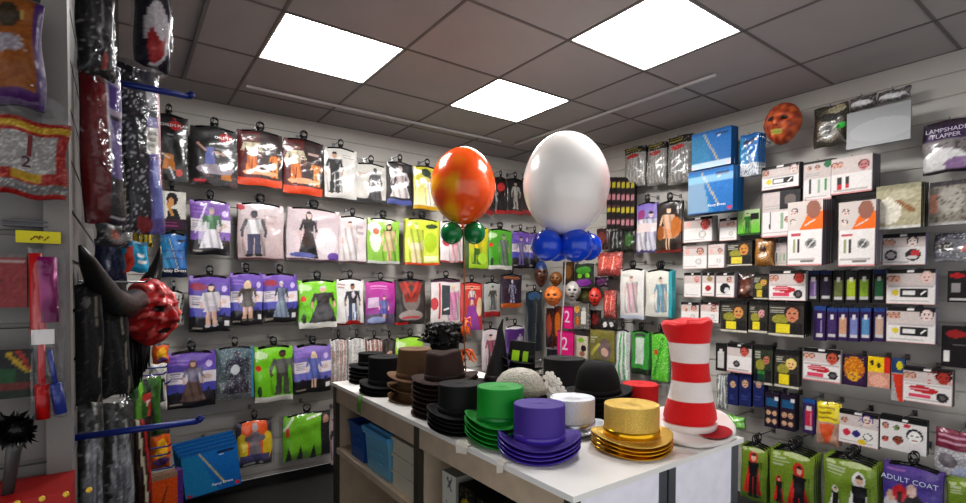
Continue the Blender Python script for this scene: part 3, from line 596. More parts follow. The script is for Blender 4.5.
def a_lace(c1, c2):
    def f(c):
        c.fill(c1)
        for k in range(9): c.line(.06+.11*k,.0,.1+.105*k+.05*math.sin(k*2.3),1,.05,c2 if k % 2 else (232,228,222))
        c.speck((120,116,112),.07); c.speck(WHT,.1); c.noise(10)
    return f
P('A',330,340,348,386,'clear pack of pale tinsel, left of the white lace pack', a_lace((176,168,160),(206,150,140)), .15, clear=True)
P('A',348.5,339,366,386,'clear pack of white lace behind the black hats', a_lace((196,192,186),(226,222,216)), .15, clear=True)
P('A',366.5,340,383,380,'clear pack of rust-coloured lace behind the black hats', a_lace((150,100,84),(196,150,136)), .15, clear=True)
P('A',384,340,396,378,'dark pack with a pale face behind the black hats', a_plain((52,44,40),(60,46,40),[],None,None,lambda c:c.face(.5,.6,.28,(200,160,140),(50,30,26))), .15)
P('A',397,338.5,424,385,'lime green pack behind the tan and brown hats', a_green([(.6,.0,.7,dict(skin=(150,190,70),top=(190,214,80),bot=(120,180,40)))],(.02,(180,180,170)),(160,214,60),(150,205,46)), .16)
P('A',483,330,499.5,372,'white and pink pack left of the witch hat', a_plain((206,196,198),(196,184,186),[(.5,.1,.8,dict(skin=(210,170,160),hair=(60,40,40),top=(160,90,110),bot=(120,80,90)))]), .15)
P('A',506.5,327,525,368,'purple pack with a white top edge behind the witch hat', a_plain((84,48,120),(76,44,110),[(.75,.3,.55,dict(skin=(200,180,190),top=(190,180,196),bot=(170,160,180)))],None,None,lambda c:c.rect(0,.93,1,1,(226,222,226))), .15)
P('A',441,331,460,372,'dark grey pack behind the brown hat crowns', a_plain((60,58,58),(52,50,50),[(.5,.1,.8,DK)]), .12)
# fifth row
for k, (du, dv, lb) in enumerate(((0,0,'blue boxed pack with white script, frontmost of the bottom row pile'),(-3,-6,'blue boxed pack second in the bottom row pile'),(-5.5,-12,'blue boxed pack third in the bottom row pile'),(-8,-18,'blue boxed pack at the back of the bottom row pile'))):
    P('A',180+du,453+dv*.55,237+du*.5,499+dv*.8,lb,a_blue,.32-.045*k,T=.034,kind='box',tilt=-.10,texts=T_FANCY,hang=False,side=(20,86,140),group='blue boxed packs piled on the bottom row',hk=(k==0))
def a_cer(c):
    c.fill((64,60,70)); c.trap(.05,.95,.14,.16,.84,1,(236,96,26)); c.ell(.14,.45,.16,.3,(226,196,40)); c.ell(.86,.45,.16,.3,(226,196,40)); c.trap(.3,.7,.14,.4,.6,.75,(140,130,136)); c.ell(.5,.62,.3,.09,(120,112,120)); c.ell(.5,.85,.08,.1,(180,170,170)); c.rect(.1,.12,.9,.26,(90,84,130)); c.rect(.2,.03,.5,.09,(206,204,200)); c.ell(.68,.06,.06,.04,(206,204,200)); c.noise(7)
P('A',237,424,273,470,'orange and yellow pack with a grey winged gown, bottom row', a_cer, .2, T=.045, clear=True)
def a_rag(c):
    c.fill((120,190,40)); c.rect(.78,0,1,1,(30,32,26)); c.ell(.9,.82,.07,.1,(196,150,130)); c.trap(.8,1,.1,.86,.96,.75,(34,30,36))
    for x in (.1,.34,.62): c.trap(x-.07,x+.07,0,x-.005,x+.005,.32,(26,40,22))
    c.rect(.06,.55,.12,.75,(210,60,50)); c.line(.02,.7,.2,.95,.05,(210,226,190)); c.line(.5,.9,.8,.97,.05,(220,234,200)); c.noise(7)
P('A',284,418,331,464,'lime green ragged pack with a dark robed figure, bottom row', a_rag, .2, T=.045, clear=True)
P('A',331.5,420,345,466,'slim pale pink pack beside the counter end, bottom row', a_plain((206,180,184),(196,170,176),[(.5,.1,.8,DK)]), .17)

# ================================================================ packs on the right wall
def B(*a, **k):
    k.setdefault('kind','box'); k.setdefault('hang',False); k.setdefault('name','make_up_box'); k.setdefault('cat','make-up pack'); k.setdefault('T',.02); return P('B',*a,**k)
def Bb(*a, **k):
    k.setdefault('kind','bag'); return B(*a, name=k.pop('name','costume_packet'), cat=k.pop('cat','costume pack'), **k)
# top row
grey = (150,146,142)
Bb(622.5,149,643,188,'clear bag of grey webbing with a black header, far end', a_clearwig((140,138,134),(170,168,164),(170,40,40)), .16, T=.05, n=2, name='wig_bag', cat='wig pack')
Bb(645.5,145,664,186,'clear bag of grey hair, middle of the three black-headed bags', a_clearwig((146,144,140),(186,184,180),(170,50,50)), .16, T=.05, n=2, name='wig_bag', cat='wig pack')
Bb(666,138,689,185,'clear bag of grey hair next to the large blue boxes', a_clearwig((130,128,126),(176,174,170),(190,50,50)), .16, T=.05, n=3, name='wig_bag', cat='wig pack')
blu = (22,92,146)
B(692,135,731,171,'large blue box, upper one of the two on the right wall', lambda c:(a_blue(c),c.rect(0,0,1,.14,(226,232,236),.8)), .3, T=.045, n=2, side=blu, name='costume_box', cat='costume pack', step=.012)
B(688.5,173,733,215,'large blue box with white script, hung below the upper one', lambda c:(a_blue(c),c.trap(0,.5,.02,0,.36,.7,(120,150,176)),c.rect(0,.72,1,.86,(200,220,236),.6)), .36, T=.045, n=3, side=blu, texts=T_FANCY, name='costume_box', cat='costume pack', step=.012)
Bb(739,136,757.5,177,'narrow blue pack with a white base left of the orange mask', lambda c:(a_blue(c),c.rect(0,0,1,.3,(206,210,214)),c.speck((60,80,110),.2,.8,(0,0,1,.3)),c.ell(.5,.8,.3,.06,(20,40,80))), .3, n=4, gap=.03)
B(762,168,799,191,'white make-up box hung under the orange monster mask', a_makeup(True,((.12,.7),),(),kind='tube',big=(.86,.74,.1,(226,204,196),(150,120,120))), .24, n=3, side=(80,76,80))
def a_skull(c):
    c.fill((66,62,50)); c.ell(.5,.5,.4,.42,(120,114,96)); c.ell(.48,.42,.26,.26,(176,176,170)); c.ell(.5,.7,.36,.1,(40,38,32)); c.ell(.82,.44,.14,.08,(60,210,80)); c.ell(.7,.88,.25,.1,(176,168,140)); c.ell(.48,.42,.1,.1,(110,110,110)); c.speck((40,38,30),.15); c.noise(12)
Bb(813,109,846.5,148.5,'dark pack with a grey skull print and a bright green glow', a_skull, .14, name='mask_packet', cat='mask pack', T=.03)
def a_panel(c): c.grad((150,152,154),(176,178,180)); c.ell(.55,.4,.5,.3,(188,190,192),.5)
B(847,114,910.5,150,'plain silver-grey board standing out from the right wall', a_panel, .2, T=.02, side=(130,132,136), name='silver_board', cat='board', group='boards on the right wall', hk=False)
def a_silv(c): c.fill((96,92,94)); c.ell(.5,.35,.45,.22,(206,206,208)); c.speck((190,190,192),.14); c.rect(0,.85,1,1,(70,66,70)); c.noise(10)
Bb(848,98,873.5,110,'left silver wrapped pack above the silver-grey board', a_silv, .16, T=.05, name='foil_packet', cat='foil pack')
Bb(876,92,908,103,'right silver wrapped pack above the silver-grey board', a_silv, .16, T=.05, name='foil_packet', cat='foil pack')
def a_flap(c):
    c.fill((128,122,122)); c.rect(0,.64,1,1,(60,48,62)); c.rect(.05,.62,.95,.86,(66,46,92)); c.ell(.42,.2,.46,.24,(226,224,222)); c.ell(.3,.28,.2,.2,(236,234,232)); c.speck((70,66,66),.14,.9,(.1,.4,1,.6)); c.ell(.7,.14,.3,.12,(150,120,160)); c.rect(0,0,1,.05,(50,40,46)); c.noise(7)
Bb(922,124,978,175,'large white-and-silver pack with a purple title band at the right edge', a_flap, .16, T=.04, texts=lambda W,H:[('LAMPSHADE',.45,.8,H*.11,(214,206,220)),('FLAPPER',.45,.69,H*.11,(214,206,220))], step=.01)
# second row
Bb(636,205,655.5,253,'white and purple pack with two pale figures', a_plain((120,100,180),(214,206,210),[(.3,.05,.8,dict(skin=(214,190,186),top=(220,216,222),bot=(214,210,216))),(.75,.05,.8,dict(skin=(210,186,180),top=(200,200,214),bot=(206,206,220)))],(.06,(80,70,120)),None,lambda c:(c.rect(0,.42,1,.6,(222,206,206)),c.ell(.25,.78,.2,.1,(150,60,120)))), .17, hang=True, n=2)
Bb(656,204,680.5,253,'black pack with a dancer in a peach dress', a_plain((40,30,28),(56,40,34),[(.5,.05,.88,dict(skin=(226,190,160),hair=(60,34,26),top=(226,180,150),bot=(220,160,120),kind='dress'))],(.05,(120,40,34)),None,lambda c:(c.ell(.8,.5,.2,.2,(190,110,40)),c.ell(.2,.4,.15,.15,(150,80,30)))), .17, hang=True, n=2)
B(683,219,713,243,'white box with red faces under the lower blue box', a_makeup(True,(),(),kind='badge',big=(.75,.66,.14,(200,90,80),(120,60,50)),red=True), .22, n=3, side=(170,166,162))
B(719.5,219,737,241,'small white box with a round badge beside the red-faced box', a_makeup(True,((.5,.7),),(),kind='badge'), .2, n=2, side=(170,166,162))
Bb(738,211,760,236,'bright green and white pack with a small photo', a_plain((190,210,170),(96,190,40),[(.45,.1,.8,dict(skin=(210,170,150),top=(60,130,50),bot=(50,110,40)))],(.08,(40,80,30)),None,lambda c:c.rect(.6,.62,.95,.85,(40,40,40))), .2, kind='box')
B(761.5,194,800,238,'white box with black tubes and a dark photo corner', lambda c:(a_makeup(False,((.7,.36),),(),kind='green')(c),c.rect(.5,.6,1,1,(44,42,46)),c.ell(.75,.8,.15,.12,(110,100,96))), .22, n=2, side=(90,86,86))
B(803.5,163,832,202,'white box with green tubes right of the orange mask', lambda c:(a_makeup(False,((.2,.82),(.5,.82)),(),kind='green')(c),c.rect(.0,.95,1,1,(24,24,24)),c.ell(.85,.88,.14,.08,(30,110,60))), .22, n=3, side=(60,60,60))
B(831,160,872.5,195.5,'white box with red sticks and two face photos', a_makeup(False,((.1,.8),(.24,.8)),((.22,.3),(.42,.32)),kind='sticks',big=(.8,.72,.12,(190,120,120),(110,60,60))), .28, n=5, gap=.026, side=(96,92,100))
B(788,203,822.5,266,'white box with an orange-clad figure, left of its twin', a_orangebox, .34, n=7, gap=.026, side=(110,104,116))
B(839,203,875.5,266.5,'white box with an orange-clad figure, right of its twin', a_orangebox, .34, n=5, gap=.024, side=(110,104,116))
def a_gold(c):
    c.fill((176,168,140)); c.ell(.3,.42,.3,.3,(232,226,210)); c.line(.4,.7,.8,.4,.12,(150,110,70)); c.rect(0,.9,1,1,(150,146,120)); c.ell(.6,.75,.3,.12,(196,190,164)); c.rect(0,0,1,.08,(206,204,198)); c.noise(9)
Bb(876.5,187,921,230,'gold and white clear-fronted pack with a brown strap', a_gold, .28, n=5, gap=.028, side=(30,28,30), name='accessory_box', cat='accessory pack', kind='box', step=.01)
def a_sgrey(c): c.fill((150,144,132)); c.rect(0,.9,1,1,(70,64,70)); c.ell(.45,.55,.3,.3,(186,182,172)); c.rect(.0,.3,.2,.7,(206,150,130)); c.speck((90,84,76),.12); c.rect(0,0,1,.06,(190,188,184)); c.noise(9)
Bb(930,183,976,226,'dull gold clear-fronted pack at the right edge', a_sgrey, .2, n=2, name='accessory_box', cat='accessory pack', kind='box', step=.01)
B(882,235,926,265.5,'white box with a dark ring and a palette', a_makeup(True,((.1,.72),(.24,.72)),(),kind='ring',big=(.7,.72,.12,(226,214,206),(40,34,34))), .2, n=2, side=(120,112,140))
def a_clr(c): c.fill((120,122,128)); c.rect(0,.8,1,1,(86,84,96)); c.ell(.3,.5,.2,.16,(70,66,62)); c.ell(.8,.45,.18,.12,(190,110,100)); c.speck(WHT,.12); c.rect(0,.02,1,.1,(176,176,180)); c.noise(10)
Bb(933,234,976,262,'silvery clear pack with small dark pieces at the right edge', a_clr, .17, T=.035, name='accessory_packet', cat='accessory pack')
# masks and small cards in the middle
B(683,246,707,269,'white card with a round badge, left of the pair', a_makeup(False,(),(),kind='badge'), .18, n=2, side=(180,176,172))
B(708,245,724.5,268,'white card with a round badge, right of the pair', a_makeup(False,(),(),kind='badge'), .2, n=3, side=(180,176,172))
B(727,242,752,266,'yellow and brown face pack beside the white badge cards', a_face((196,140,70),(70,40,24),(214,196,70)), .18, n=2)
def a_teddy(c): c.fill((150,104,48)); c.ell(.5,.55,.4,.36,(180,126,56)); c.ell(.5,.62,.16,.16,(46,30,24)); c.ell(.5,.4,.22,.12,(214,196,176)); c.speck((120,80,40),.2); c.noise(9)
Bb(753.5,239,772,266,'furry brown muzzle pack right of the yellow face pack', a_teddy, .2, name='mask_packet', cat='mask pack', T=.035)
B(773,243,787,266,'small pale card between the brown muzzle and the tall white box', a_makeup(False,(),(),kind='green',bg=(196,190,180)), .15)
B(684,273,701,297,'white card with faint red face, first of three small cards', a_makeup(True,(),(),kind='none',big=(.75,.7,.14,(220,160,150),(190,120,110))), .17, n=2, side=(180,176,172))
B(702,273,714.5,296,'white card with a red blob, second of three small cards', lambda c:(a_makeup(True,(),(),kind='none')(c),c.ell(.5,.35,.22,.12,(170,50,50)),c.ell(.6,.75,.2,.12,(150,130,90))), .18, n=2, side=(180,176,172))
B(716,273,734.5,297,'white card with a black round compact, third of three small cards', lambda c:(a_makeup(True,(),(),kind='none')(c),c.circ(.5,.36,.28,(30,32,32)),c.ell(.6,.28,.14,.12,(206,206,206))), .2, n=3, side=(150,146,160))
Bb(736,274,753.5,298,'dark brown furry face pack under the yellow face pack', lambda c:(c.fill((56,34,28)),c.ell(.5,.4,.3,.2,(120,80,66)),c.ell(.5,.7,.3,.14,(96,50,36)),c.speck((150,100,70),.1),c.noise(10)), .18, name='mask_packet', cat='mask pack', T=.03)
B(754,274,768,299,'yellow-haired face pack left of the red make-up box', a_face((206,160,90),(190,150,40),(200,180,60)), .17)
B(769,271,806,300,'white box with red make-up sticks at the wall centre', a_makeup(True,((.08,.74),(.2,.74)),(),kind='teeth',big=(.82,.74,.13,(176,60,50),(80,30,30))), .2, side=(170,164,162), n=2)
# tubes
tubs = [(807.5,819,271,302,(150,120,180),'purple glitter tube on a dark card, left of the green tubes'),(820.5,831.5,271,302,(56,44,70),'dark purple tube card left of the green tubes'),(833,844,271,303,(130,140,80),'olive tube card, first of the three green tubes'),(845.5,857,271,303,(170,190,50),'lime tube card, middle of the three green tubes'),(858.5,870,270,303,(150,186,60),'lime tube card, last of the three green tubes'),(873.5,885,270,303,(60,120,80),'dark green tube card beside the white torch box')]
for u0,u1,v0,v1,c,l in tubs: Bb(u0,v0,u1,v1,l,a_tube(c,(36,32,36),(44,60,104) if 'purple' in l or 'dark green' in l else (34,34,34)), .17, n=2, gap=.026, kind='box', name='glitter_tube_card', cat='make-up pack')
tub2 = [(814,825.5,306,340,(60,40,96),'deep purple tube card, left end of the lower tube row'),(827,837,308,340,(70,50,100),'violet tube card, second in the lower tube row'),(838,848,308,340,(196,150,120),'peach tube card, third in the lower tube row'),(849,859,308,341,(120,130,180),'pale blue tube card, fourth in the lower tube row'),(860.5,871,308,341,(90,140,180),'blue tube card, fifth in the lower tube row'),(874,885,308,341,(196,170,150),'cream tube card, right end of the lower tube row')]
for u0,u1,v0,v1,c,l in tub2: Bb(u0,v0,u1,v1,l,a_tube(c,(52,32,80),(40,70,130)), .17, n=2, gap=.026, kind='box', name='glitter_tube_card', cat='make-up pack')
B(886.5,270,936,303.5,'white box with a torch-like tube, upper of the pair', a_makeup(True,((.1,.72),(.22,.72)),(),kind='tube',big=(.82,.76,.12,(224,196,186),(206,176,166))), .2, n=2, side=(120,114,140))
B(886.5,307,936,341,'white box with a torch-like tube, lower of the pair', a_makeup(True,((.1,.76),(.22,.76)),(),kind='tube',big=(.82,.8,.13,(226,206,200),(50,30,36))), .2, n=2, side=(120,114,140))
def a_bred(c): c.fill((28,24,26)); c.ell(.3,.85,.25,.08,(170,30,34)); c.ell(.8,.86,.2,.08,(160,30,34)); c.rect(.1,.3,.4,.6,(150,146,146)); c.ell(.85,.45,.15,.1,(170,40,40)); c.rect(.05,.06,1,.12,(190,188,184)); c.noise(5)
B(948,271,980,302,'black and red card at the right edge, upper one', a_bred, .16)
B(942,326,982,366,'black card with red print and white label, right edge', lambda c:(c.fill((26,22,24)),c.ell(.35,.82,.25,.1,(150,34,34)),c.ell(.75,.8,.2,.09,(150,30,30)),c.rect(.06,.12,.2,.4,(222,220,216)),c.lines(.3,.5,.9,.6,1,(120,116,116)),c.ell(.85,.36,.1,.08,(160,40,40)),c.noise(5)), .17, n=2)
# yellow face cards row
B(721,301,747,331,'yellow-labelled face card, leftmost of the row of three', a_face((206,150,90),(70,50,30)), .18, n=2)
B(749,302,767.5,332,'yellow-labelled narrow face card, middle of the row of three', a_face((206,150,150),(60,60,50)), .19, n=3)
B(769,302,804,335,'yellow-labelled wide face card, right of the row of three', a_face((196,130,100),(40,30,26)), .22, n=4, gap=.03, side=(26,24,26))
B(681,302,699,322,'white box with faint print behind the tall striped hat', a_makeup(True,((.3,.6),),(),kind='badge'), .17)
B(700.5,302,719,322,'white box with pink print right of the tall striped hat', a_makeup(True,((.7,.6),),(),kind='badge',red=True), .18)
# lower small rows
B(727,343,752,371,'black-topped white box with a round dark dish', lambda c:(a_makeup(True,(),(),kind='none',big=(.7,.74,.16,(196,90,80),(60,30,30)))(c),c.circ(.4,.3,.13,(40,38,40)),c.circ(.4,.3,.07,(120,116,116))), .2, n=3, side=(60,58,60))
Bb(716,343,726,370,'narrow dark card left of the black-topped white box', a_tube((206,204,200),(40,38,40),(30,30,30)), .15, kind='box', name='accessory_card', cat='accessory pack')
B(754,345,772.5,383,'green and black face card left of the blond face card', a_face((190,120,100),(40,60,30),(60,130,60),(56,66,50)), .18, n=2)
B(775,350,799,386,'blond face card with a yellow label', a_face((226,190,130),(226,206,110),(226,206,40)), .2, n=2)
B(803,347,841,379,'white box with red make-up sticks, left one of the lower pair', a_makeup(True,((.1,.74),(.24,.74)),(),kind='teeth',big=(.78,.72,.15,(190,90,66),(60,40,36))), .2, n=1, side=(170,164,162))
Bb(842,354,866.5,384,'orange and purple pumpkin print card', a_pumpkin, .18, kind='box', name='accessory_card', cat='accessory pack')
Bb(868,356,890,386,'yellow card with black eyes over a pink bag', lambda c:(c.fill((206,150,130)),c.rect(0,.5,.75,1,(232,196,30)),c.rect(.75,.5,1,1,(206,50,36)),c.ell(.2,.8,.09,.1,(50,36,20)),c.ell(.5,.72,.09,.1,(50,36,20)),c.ell(.5,.22,.4,.2,(226,170,150)),c.noise(8)), .18, kind='box', name='accessory_card', cat='accessory pack')
def a_carrot(c): c.fill((176,176,176)); c.rect(0,.66,1,1,(44,76,120)); c.ell(.6,.84,.25,.1,(220,206,40)); c.trap(.55,.95,0,.05,.95,.64,(222,66,36)); c.noise(7)
Bb(892,358,904.5,400,'slim card with a red cone nose under a blue header', a_carrot, .17, kind='box', name='accessory_card', cat='accessory pack')
B(903,366,953,400,'white box with red make-up sticks, right one of the lower pair', a_makeup(True,((.08,.74),(.2,.74)),(),kind='teeth',big=(.82,.76,.14,(170,60,50),(60,20,20)),red=True), .22, n=2, side=(60,56,60))
for u0,u1,v0,v1,l in ((728,738,374,404,'blue card with a face photo, first of three'),(739.5,751,373,405,'blue card with a face photo, second of three'),(753.5,764,373,406,'blue card with a face photo, third of three')):
    B(u0,v0,u1,v1,l,lambda c:(c.fill((34,44,96)),c.face(.5,.68,.3,(206,170,140),(90,70,50)),c.lines(.2,.16,.8,.34,2,(70,80,140)),c.noise(6)), .18, n=3, side=(30,36,80))
for u0,u1,v0,v1,l in ((765,778.5,392,426,'dark card with four small faces, left one'),(780.5,795,394,429,'dark card with four small faces, right one')):
    B(u0,v0,u1,v1,l,lambda c:(c.fill((40,28,48)),c.rect(.1,.62,.9,.86,(36,90,130)),c.rect(.7,.8,.95,.9,(214,212,210)),*[c.face(x,y,.18,(206,170,140),(130,100,70)) for x in (.28,.72) for y in (.42,.18)],c.noise(6)), .2, n=3, side=(34,24,44))
Bb(803,398,815,432,'purple and blue card left of the orange cone pack', a_tube((190,50,80),(60,40,90),(30,80,140)), .2, kind='box', name='accessory_card', cat='accessory pack')
def a_cone(c): c.fill((190,150,130)); c.rect(0,.55,1,1,(226,206,30)); c.lines(.06,.6,.94,.95,3,(150,120,20)); c.trap(.4,.6,.05,.15,.85,.52,(216,92,44)); c.noise(7)
Bb(816,402,838,443,'orange cone nose pack with a yellow header', a_cone, .24, n=2, name='accessory_packet', cat='accessory pack', T=.03)
B(838.5,409,879,441,'white palette box with a purple-haired face on top', lambda c:(a_makeup(True,((.16,.7),),(),kind='none',big=(.72,.78,.13,(226,206,190),(70,50,130)))(c),c.circ(.22,.34,.1,(206,50,80)),c.circ(.46,.34,.1,(60,50,120)),c.circ(.74,.3,.11,(40,40,44)),c.circ(.74,.3,.085,(230,228,224)),c.ell(.6,.12,.1,.08,(220,190,40)),c.speck((60,50,120),.05,.8,(.5,.6,1,1))), .22, n=2, side=(40,38,44))
B(880.5,414,927,447,'white box with several made-up faces on a black header', lambda c:(c.fill((222,218,216)),c.rect(0,.86,1,1,(24,22,24)),c.rect(.5,.9,.6,.96,WHT),c.face(.12,.68,.07,(196,140,120),(40,30,30)),c.face(.12,.28,.07,(206,90,80),(40,30,30)),c.face(.36,.66,.06,(120,150,90),(80,60,40)),c.face(.4,.3,.1,(150,80,60),(50,30,20)),c.face(.75,.48,.16,(236,234,230),(24,22,24)),c.ell(.58,.78,.08,.06,(200,60,70)),c.noise(4)), .22, n=2, side=(24,22,26))
def a_pink(c): c.fill((170,168,172)); c.rect(0,.62,1,1,(120,30,60)); c.lines(.06,.7,.9,.92,2,(206,170,186)); c.speck((226,224,228),.2,.8,(0,0,1,.6)); c.ell(.3,.4,.2,.14,(110,104,110)); c.ell(.7,.2,.3,.14,(170,176,200)); c.noise(9)
Bb(934,428,982,478,'clear bag with a maroon header at the lower right edge', a_pink, .24, T=.05, name='accessory_packet', cat='accessory pack')
def a_cape(col, two=True):
    def f(c):
        c.grad((126,150,44),(96,126,36)); c.lines(.08,.76,.5,.9,3,(190,196,180)) if two else None
        def cp(x, y0, h):
            w = h*c.a; c.trap(x-.2*w,x+.2*w,y0+.06*h,x-.07*w,x+.07*w,y0+.82*h,col); c.ell(x,y0+.86*h,.09*w,.13*h,col); c.fig(x+.01*w,y0,h*.95,skin=(214,176,150),hair=(60,40,30),top=(26,26,30),bot=(26,26,30),arms=False,wid=.8)
        if two: cp(.24,.2,.42); cp(.68,.02,.86)
        else: cp(.5,.08,.86)
        c.ell(.6,.95,.3,.04,(226,230,214),.6); c.ell(.15,.93,.1,.03,(226,230,214),.6); c.noise(6)
    return f
Bb(740,444,766,497,'green pack with one red hooded cape figure beside the counter', a_cape((200,44,36),False), .3, hang=True, n=3, side=(60,80,30), T=.03)
Bb(769,447,813,512,'green pack with a small and a large red cape figure', a_cape((200,44,36)), .32, hang=True, n=4, side=(66,84,40), T=.03)
Bb(823,455,876,524,'green pack with a small and a large white cape figure', a_cape((214,214,210)), .32, hang=True, n=4, side=(66,84,40), T=.03)
def a_robes(c):
    c.grad((86,60,140),(64,64,150)); c.lines(.05,.9,.5,.95,1,(170,110,170)); c.ell(.5,.3,.3,.34,(40,36,40)); c.ell(.5,.66,.1,.09,(220,190,180)); c.ell(.15,.3,.2,.22,(190,190,196)); c.ell(.15,.54,.08,.08,(205,170,150)); c.ell(.3,.6,.12,.12,(190,40,50)); c.ell(.3,.55,.05,.07,(60,30,30)); c.ell(.78,.36,.14,.2,(170,60,50)); c.ell(.78,.5,.06,.06,(210,160,140)); c.noise(6)
Bb(883,461,942,530,'purple pack with robed figures and large pale lettering', a_robes, .32, hang=True, n=2, T=.03, texts=lambda W,H:[('ADULT COAT',.46,.8,H*.1,(196,206,226))], step=.01)
Bb(946,478,990,540,'green pack at the lower right corner', a_cape((60,60,60)), .3, n=2, T=.03)
# middle hanging packs
Bb(619.5,270,643,318,'white pack with a pink-suited figure', a_plain((226,224,220),(216,212,208),[(.5,.12,.76,dict(skin=(226,196,186),hair=(150,120,100),top=(226,190,196),bot=(224,186,196)))],(.08,(186,190,206)),(.1,.86,.5,.93,(190,186,182))), .2, hang=True, n=2)
Bb(645,271,671,316,'white pack with a pale blue suited figure and teal edge', a_plain((222,220,210),(212,210,202),[(.6,.1,.76,dict(skin=(210,180,160),hair=(90,70,60),top=(130,170,186),bot=(120,160,180)))],None,(.1,.3,.3,.36,(120,116,116)),lambda c:c.rect(.9,0,1,1,(60,160,170))), .22, hang=True, n=3, side=(70,160,170))
def a_long(c1, c2):
    def f(c):
        c.fill(c2)
        for k in range(5): c.line(.15+.17*k,.02,.3+.1*k,.95,.1,c1 if k % 2 else (226,226,222))
        c.speck(WHT,.12); c.noise(8)
    return f
Bb(614.5,330,629,379,'clear pack with long white and green strips', a_long((60,170,90),(176,182,176)), .17, hang=True)
Bb(631,331,648,373,'green pack with a white card window', lambda c:(c.fill((60,150,60)),c.rect(.25,.25,.75,.85,(196,210,196)),c.rect(0,0,1,.14,(40,60,40)),c.rect(.2,.9,.8,.96,(60,60,60)),c.noise(8)), .18, hang=True, n=2)
Bb(651,333,667,380,'bright green pack beside the tall striped hat', lambda c:(c.fill((96,190,50)),c.line(.2,.1,.7,.9,.16,(60,150,40)),c.ell(.3,.6,.12,.06,(206,70,40)),c.speck((200,230,180),.1),c.noise(8)), .19, hang=True, n=2)
Bb(669,345,683,395,'clear grey bag behind the tall striped hat', a_long((150,150,150),(130,132,132)), .15)
Bb(716,374,727,408,'clear bag of grey netting right of the tall striped hat', a_long((140,146,146),(120,124,124)), .15, name='accessory_packet', cat='accessory pack')
# corner: slim rocket-like sticks in black sleeves, and novelty packs
def a_stick(k):
    def f(c):
        c.fill((36,28,32))
        for j in range(4): y = .08+.24*j; c.rect(.12,y,.88,y+.13,(176,164,52) if j % 2 else (178,124,132)); c.rect(.15,y+.1,.85,y+.13,(90,60,60))
        c.noise(10)
    return f
names = ['first','second','third','fourth','fifth','sixth']
for k in range(6):
    B(607+4.7*k, 178, 611.2+4.7*k, 229, f'{names[k]} black sleeve with yellow and pink bands, from the balloon', a_stick(k), .15, n=1, name='banded_sleeve', cat='sleeve pack', step=.012, T=.03, group='banded sleeves by the corner')
def a_drk(c1, c2=(30,28,30)):
    def f(c): c.fill(c2); c.ell(.5,.55,.35,.3,c1); c.speck(c1,.15); c.noise(10)
    return f
Bb(609,231,621,252,'black and white striped pack below the banded sleeves', lambda c:(c.fill((30,30,32)),c.line(.3,.2,.4,.9,.1,(150,150,150)),c.line(.7,.2,.6,.9,.1,(130,130,130)),c.noise(6)), .16)
Bb(622.5,231,634,252,'dark green striped pack below the banded sleeves', a_drk((60,100,50)), .14)
def a_heart(c): c.fill((150,60,56)); c.ell(.3,.55,.24,.3,(206,80,66)); c.ell(.72,.55,.24,.3,(206,80,66)); c.line(.3,.3,.34,.8,.05,(232,196,190)); c.line(.7,.3,.74,.8,.05,(232,196,190)); c.speck((232,180,170),.1); c.noise(8)
Bb(595,253,619.5,276,'clear bag of shiny red pieces below the white balloon', a_heart, .2, T=.05, name='novelty_packet', cat='novelty pack')
def a_slime(c): c.fill((36,40,34)); c.ell(.5,.72,.4,.16,(60,140,40)); c.ell(.5,.2,.4,.16,(130,50,150)); c.ell(.3,.48,.12,.1,(120,190,50)); c.ell(.72,.48,.12,.1,(120,190,50)); c.rect(.2,.35,.8,.4,(40,60,40)); c.noise(8)
Bb(574,264,592.5,287,'green, black and purple novelty pack below the blue balloons', a_slime, .2, name='novelty_packet', cat='novelty pack')
def a_two(c): c.fill((222,40,130)); c.rect(0,.94,1,1,(150,30,90)); c.noise(5)
Bb(562.5,306,572.5,328,'upper bright pink pack with a number two', a_two, .22, kind='box', texts=lambda W,H:[('2',.5,.5,H*.75,(244,206,226))], name='number_packet', cat='novelty pack')
Bb(557.5,330,573,354,'lower bright pink pack with a number two', a_two, .26, kind='box', texts=lambda W,H:[('2',.5,.45,H*.75,(244,206,226))], name='number_packet', cat='novelty pack')
Bb(574,303,589,328,'clear tray with an orange piece and a white bottle', lambda c:(c.fill((110,106,100)),c.ell(.2,.75,.18,.14,(214,150,40)),c.ell(.25,.3,.12,.2,(196,110,40)),c.rect(.5,.2,.8,.7,(220,220,210)),c.rect(.55,.7,.75,.85,(190,190,186)),c.speck(WHT,.06),c.noise(6)), .2, kind='box', name='novelty_packet', cat='novelty pack')
Bb(574.5,335,587.5,357,'small card with two white cartoonish faces print', lambda c:(c.fill((206,196,176)),c.ell(.5,.8,.25,.1,(140,190,60)),c.ell(.7,.45,.2,.14,(50,36,36)),c.ell(.6,.2,.2,.12,(160,110,90)),c.noise(8)), .2, kind='box', name='novelty_packet', cat='novelty pack')
Bb(589,329,613.5,359,'olive gold pack with a grey muzzle print', lambda c:(c.fill((126,120,56)),c.ell(.65,.4,.25,.34,(120,100,100)),c.ell(.65,.3,.14,.14,(206,170,150)),c.lines(.05,.55,.35,.8,3,(206,204,190)),c.line(.1,.2,.4,.5,.12,(180,176,80)),c.noise(10)), .2, name='novelty_packet', cat='novelty pack')
Bb(602,290,614,318,'clear bag of red candy-like pieces left of the pink suit pack', a_heart, .17, T=.04, name='novelty_packet', cat='novelty pack')
Bb(589.5,310,600,329,'dark red narrow pack under the red mask', a_drk((120,40,36)), .15, name='novelty_packet', cat='novelty pack')
